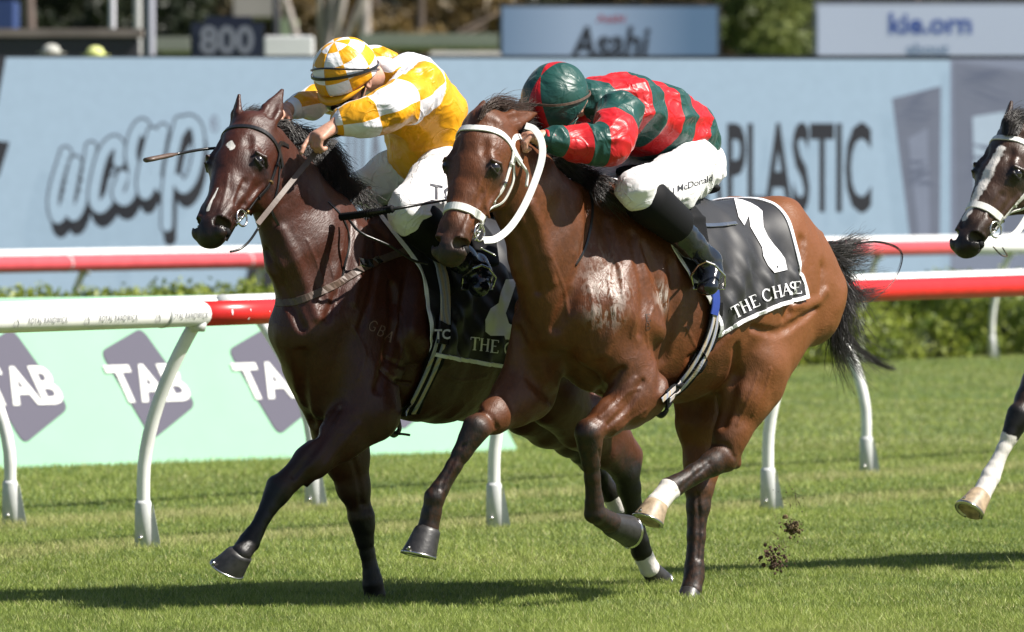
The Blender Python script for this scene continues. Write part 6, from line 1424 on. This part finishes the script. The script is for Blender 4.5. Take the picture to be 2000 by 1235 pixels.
cuffw = mat('white_cuff', (.8, .8, .8), .5, bump=(60, .5, .004))
J2 = dict(torso=[(P(742, 150, 0), .080, .10), (P(786, 180, 0), .140, .185), (P(826, 228, 0), .150, .188), (P(836, 280, 0), .140, .172), (P(830, 305, 0), .125, .165)], tvals=[0, .2, .6, .9, 1.],
    armL=armL, armR=armR, avals=[.1, .45, .75, 1.1, 1.4, 1.6], legL=legL, legR=legR, footL=footL, footR=footR, hips=[(P(838, 318, 0), .115, .155), (P(850, 345, 0), .12, .16)],
    handL=(wl, kl, np.array([.1, -.25, -1]), -1, 1.05, nz(P(588, 312, .07)-kl)), handR=(wr, kr, np.array([.2, .3, -1]), 1),
    head=(P(676, 142, 0), FR2.Rm.T@np.array([-.32, -.42, .85]), FR2.Rm.T@np.array([-.45, -.62, -.5]), (.138, .125, .128)), nb=3,
    gaiterL=((P(815, 430, .27), .092, .088), (P(866, 476, .29), .072, .066)), gaiterR=((P(742, 384, -.255), .085, .082), (P(800, 436, -.28), .072, .066)),
    cuff=cuffw, breech=breech1, boot=boot_m, peak=mat('peak_yellow', YEL, .4), seed=2, white_z=1.98)
J2o, JK2, BRE2, BB2 = jockey(FR2, J2, 'person in yellow and white checked silks and cap driving the dark bay horse', silk('yellow_silk', c_check), silk('checked_cap_silk', c_cap_check), [(-.30, .012), (-.62, .007)], None)
# name lettering down the thighs
from mathutils.bvhtree import BVHTree
def decal_mesh(FR, VF, pm, name, mt, parent, lift=.0018, maxlen=5):
    bv = BVHTree.FromPolygons(VF[0].tolist(), VF[1].tolist()); V, F = subdivide2d(*pm, maxlen); r = ray(V[:, 0], V[:, 1])@FR.Rm; Q = []; ok = []
    for d in r:
        d = Vector(d).normalized(); h_, n_, i_, t_ = bv.ray_cast(Vector(FR.cam), d); ok.append(h_ is not None); Q.append(tuple(h_-d*lift) if h_ else (0, 0, 0))
    m = MB(); m.add(Q, [f for f in F if all(ok[i] for i in f)]); return m.build(name, mt, parent, smooth=False)
inkb = mat('name_ink', (.03, .03, .04), .6)
V_, F_ = text_mesh('J McDonald', .01, 1.0, .95); x = V_[:, 0]/(V_[:, 0].max()); V2 = np.column_stack([1352+x*40, 362-V_[:, 1]*17-x*13])
decal_mesh(FR1, BB1, (V2, F_), 'lettering', inkb, BRE1)
V_, F_ = text_mesh('TC', .02, 1.0); V2 = np.column_stack([866+V_[:, 0]*30, 378-V_[:, 1]*30+V_[:, 0]*6]); decal_mesh(FR2, BB2, (V2, F_), 'lettering', inkb, BRE2)

# ------------------------------------------------------------------ whips
def whip(FR, pts, radii, label, padpts=None, ribs=None, cat='whip'):
    Q = spline([FR.P(*p) for p in pts], 30); m = MB(); m.tube(Q, list(np.interp(np.linspace(0, 1, 30), np.linspace(0, 1, len(radii)), radii)), 10); o_ = m.build('riding_whip', M['black_leather'], frame=FR.mat); tag(o_, label, cat)
    if padpts: q = spline([FR.P(*p) for p in padpts], 6); m = MB(); m.tube(q, [.018, .019, .018, .018, .017, .009], 12, True, .55); m.build('padded_end', M['brown_leather'], o_)
    if ribs:
        q = spline([FR.P(*p) for p in ribs], 40); m = MB(); rr = [.0125 if i % 2 else .0165 for i in range(40)]; m.tube(q, rr, 12); m.build('grip', M['matte_black'], o_)
    return o_
w1 = whip(FR2, [(340, 302, -.30), (415, 290, -.28), (560, 284, -.10), (640, 268, .06), (690, 258, .13), (712, 264, .14)], [.006, .006, .006, .008, .009, .007], 'black padded whip held in the left fist of the jockey in yellow', [(286, 313, -.31), (344, 301, -.30)])
w2 = whip(FR2, [(668, 424, .10), (770, 408, .36), (872, 391, .42), (910, 384, .42)], [.009, .007, .0045, .004], 'thin black whip with ribbed grip lying across the withers of the dark bay horse', None, [(666, 424, .10), (712, 418, .22), (768, 408, .36)])
# ------------------------------------------------------------------ turf kicked up behind the near horse
def clod(u, v, d, n, spread, size, label, seed, mt, flat=1.0):
    rg = np.random.default_rng(seed); c = at(u, v, d); m = MB()
    for i in range(n):
        f = rg.normal(size=3)*spread; s_ = size*rg.uniform(.25, 1)*math.exp(-abs(rg.normal())*.6); q = Vector(c+f); bm = bmesh.new(); bmesh.ops.create_icosphere(bm, subdivisions=1, radius=s_)
        for x in bm.verts: x.co *= rg.uniform(.6, 1.4)
        bm.verts.ensure_lookup_table(); m.add([x.co+q for x in bm.verts], [[y.index for y in x.verts] for x in bm.faces]); bm.free()
    for i in range(n//4):
        q = c+rg.normal(size=3)*spread*.8; dd = rg.normal(size=3)*.018; m.add([q-dd, q+dd*.3+[.002, 0, .002], q+dd], [(0, 1, 2)])
    o_ = m.build('turf_clod', mt, smooth=False); tag(o_, label, 'clod', kind='stuff'); return o_
soil = mat('soil', (.075, .042, .026), .95, noise=(40, .5)); soilg = mat('soil_grass', (.10, .07, .03), .9, noise=(30, .7))
clod(1548, 1030, 35.0, 90, .018, .014, 'upper brown clod of flying turf with torn grass behind the near horse', 1, soilg)
clod(1514, 1090, 34.9, 120, .024, .011, 'lower reddish brown spray of soil just above the grass behind the near horse', 2, soil)
clod(1535, 1060, 34.95, 50, .05, .0045, 'loose soil crumbs between the two flying clods', 7, soil)
clod(1540, 975, 35.0, 26, .05, .004, 'fine soil specks flying above the upper clod', 3, soil)
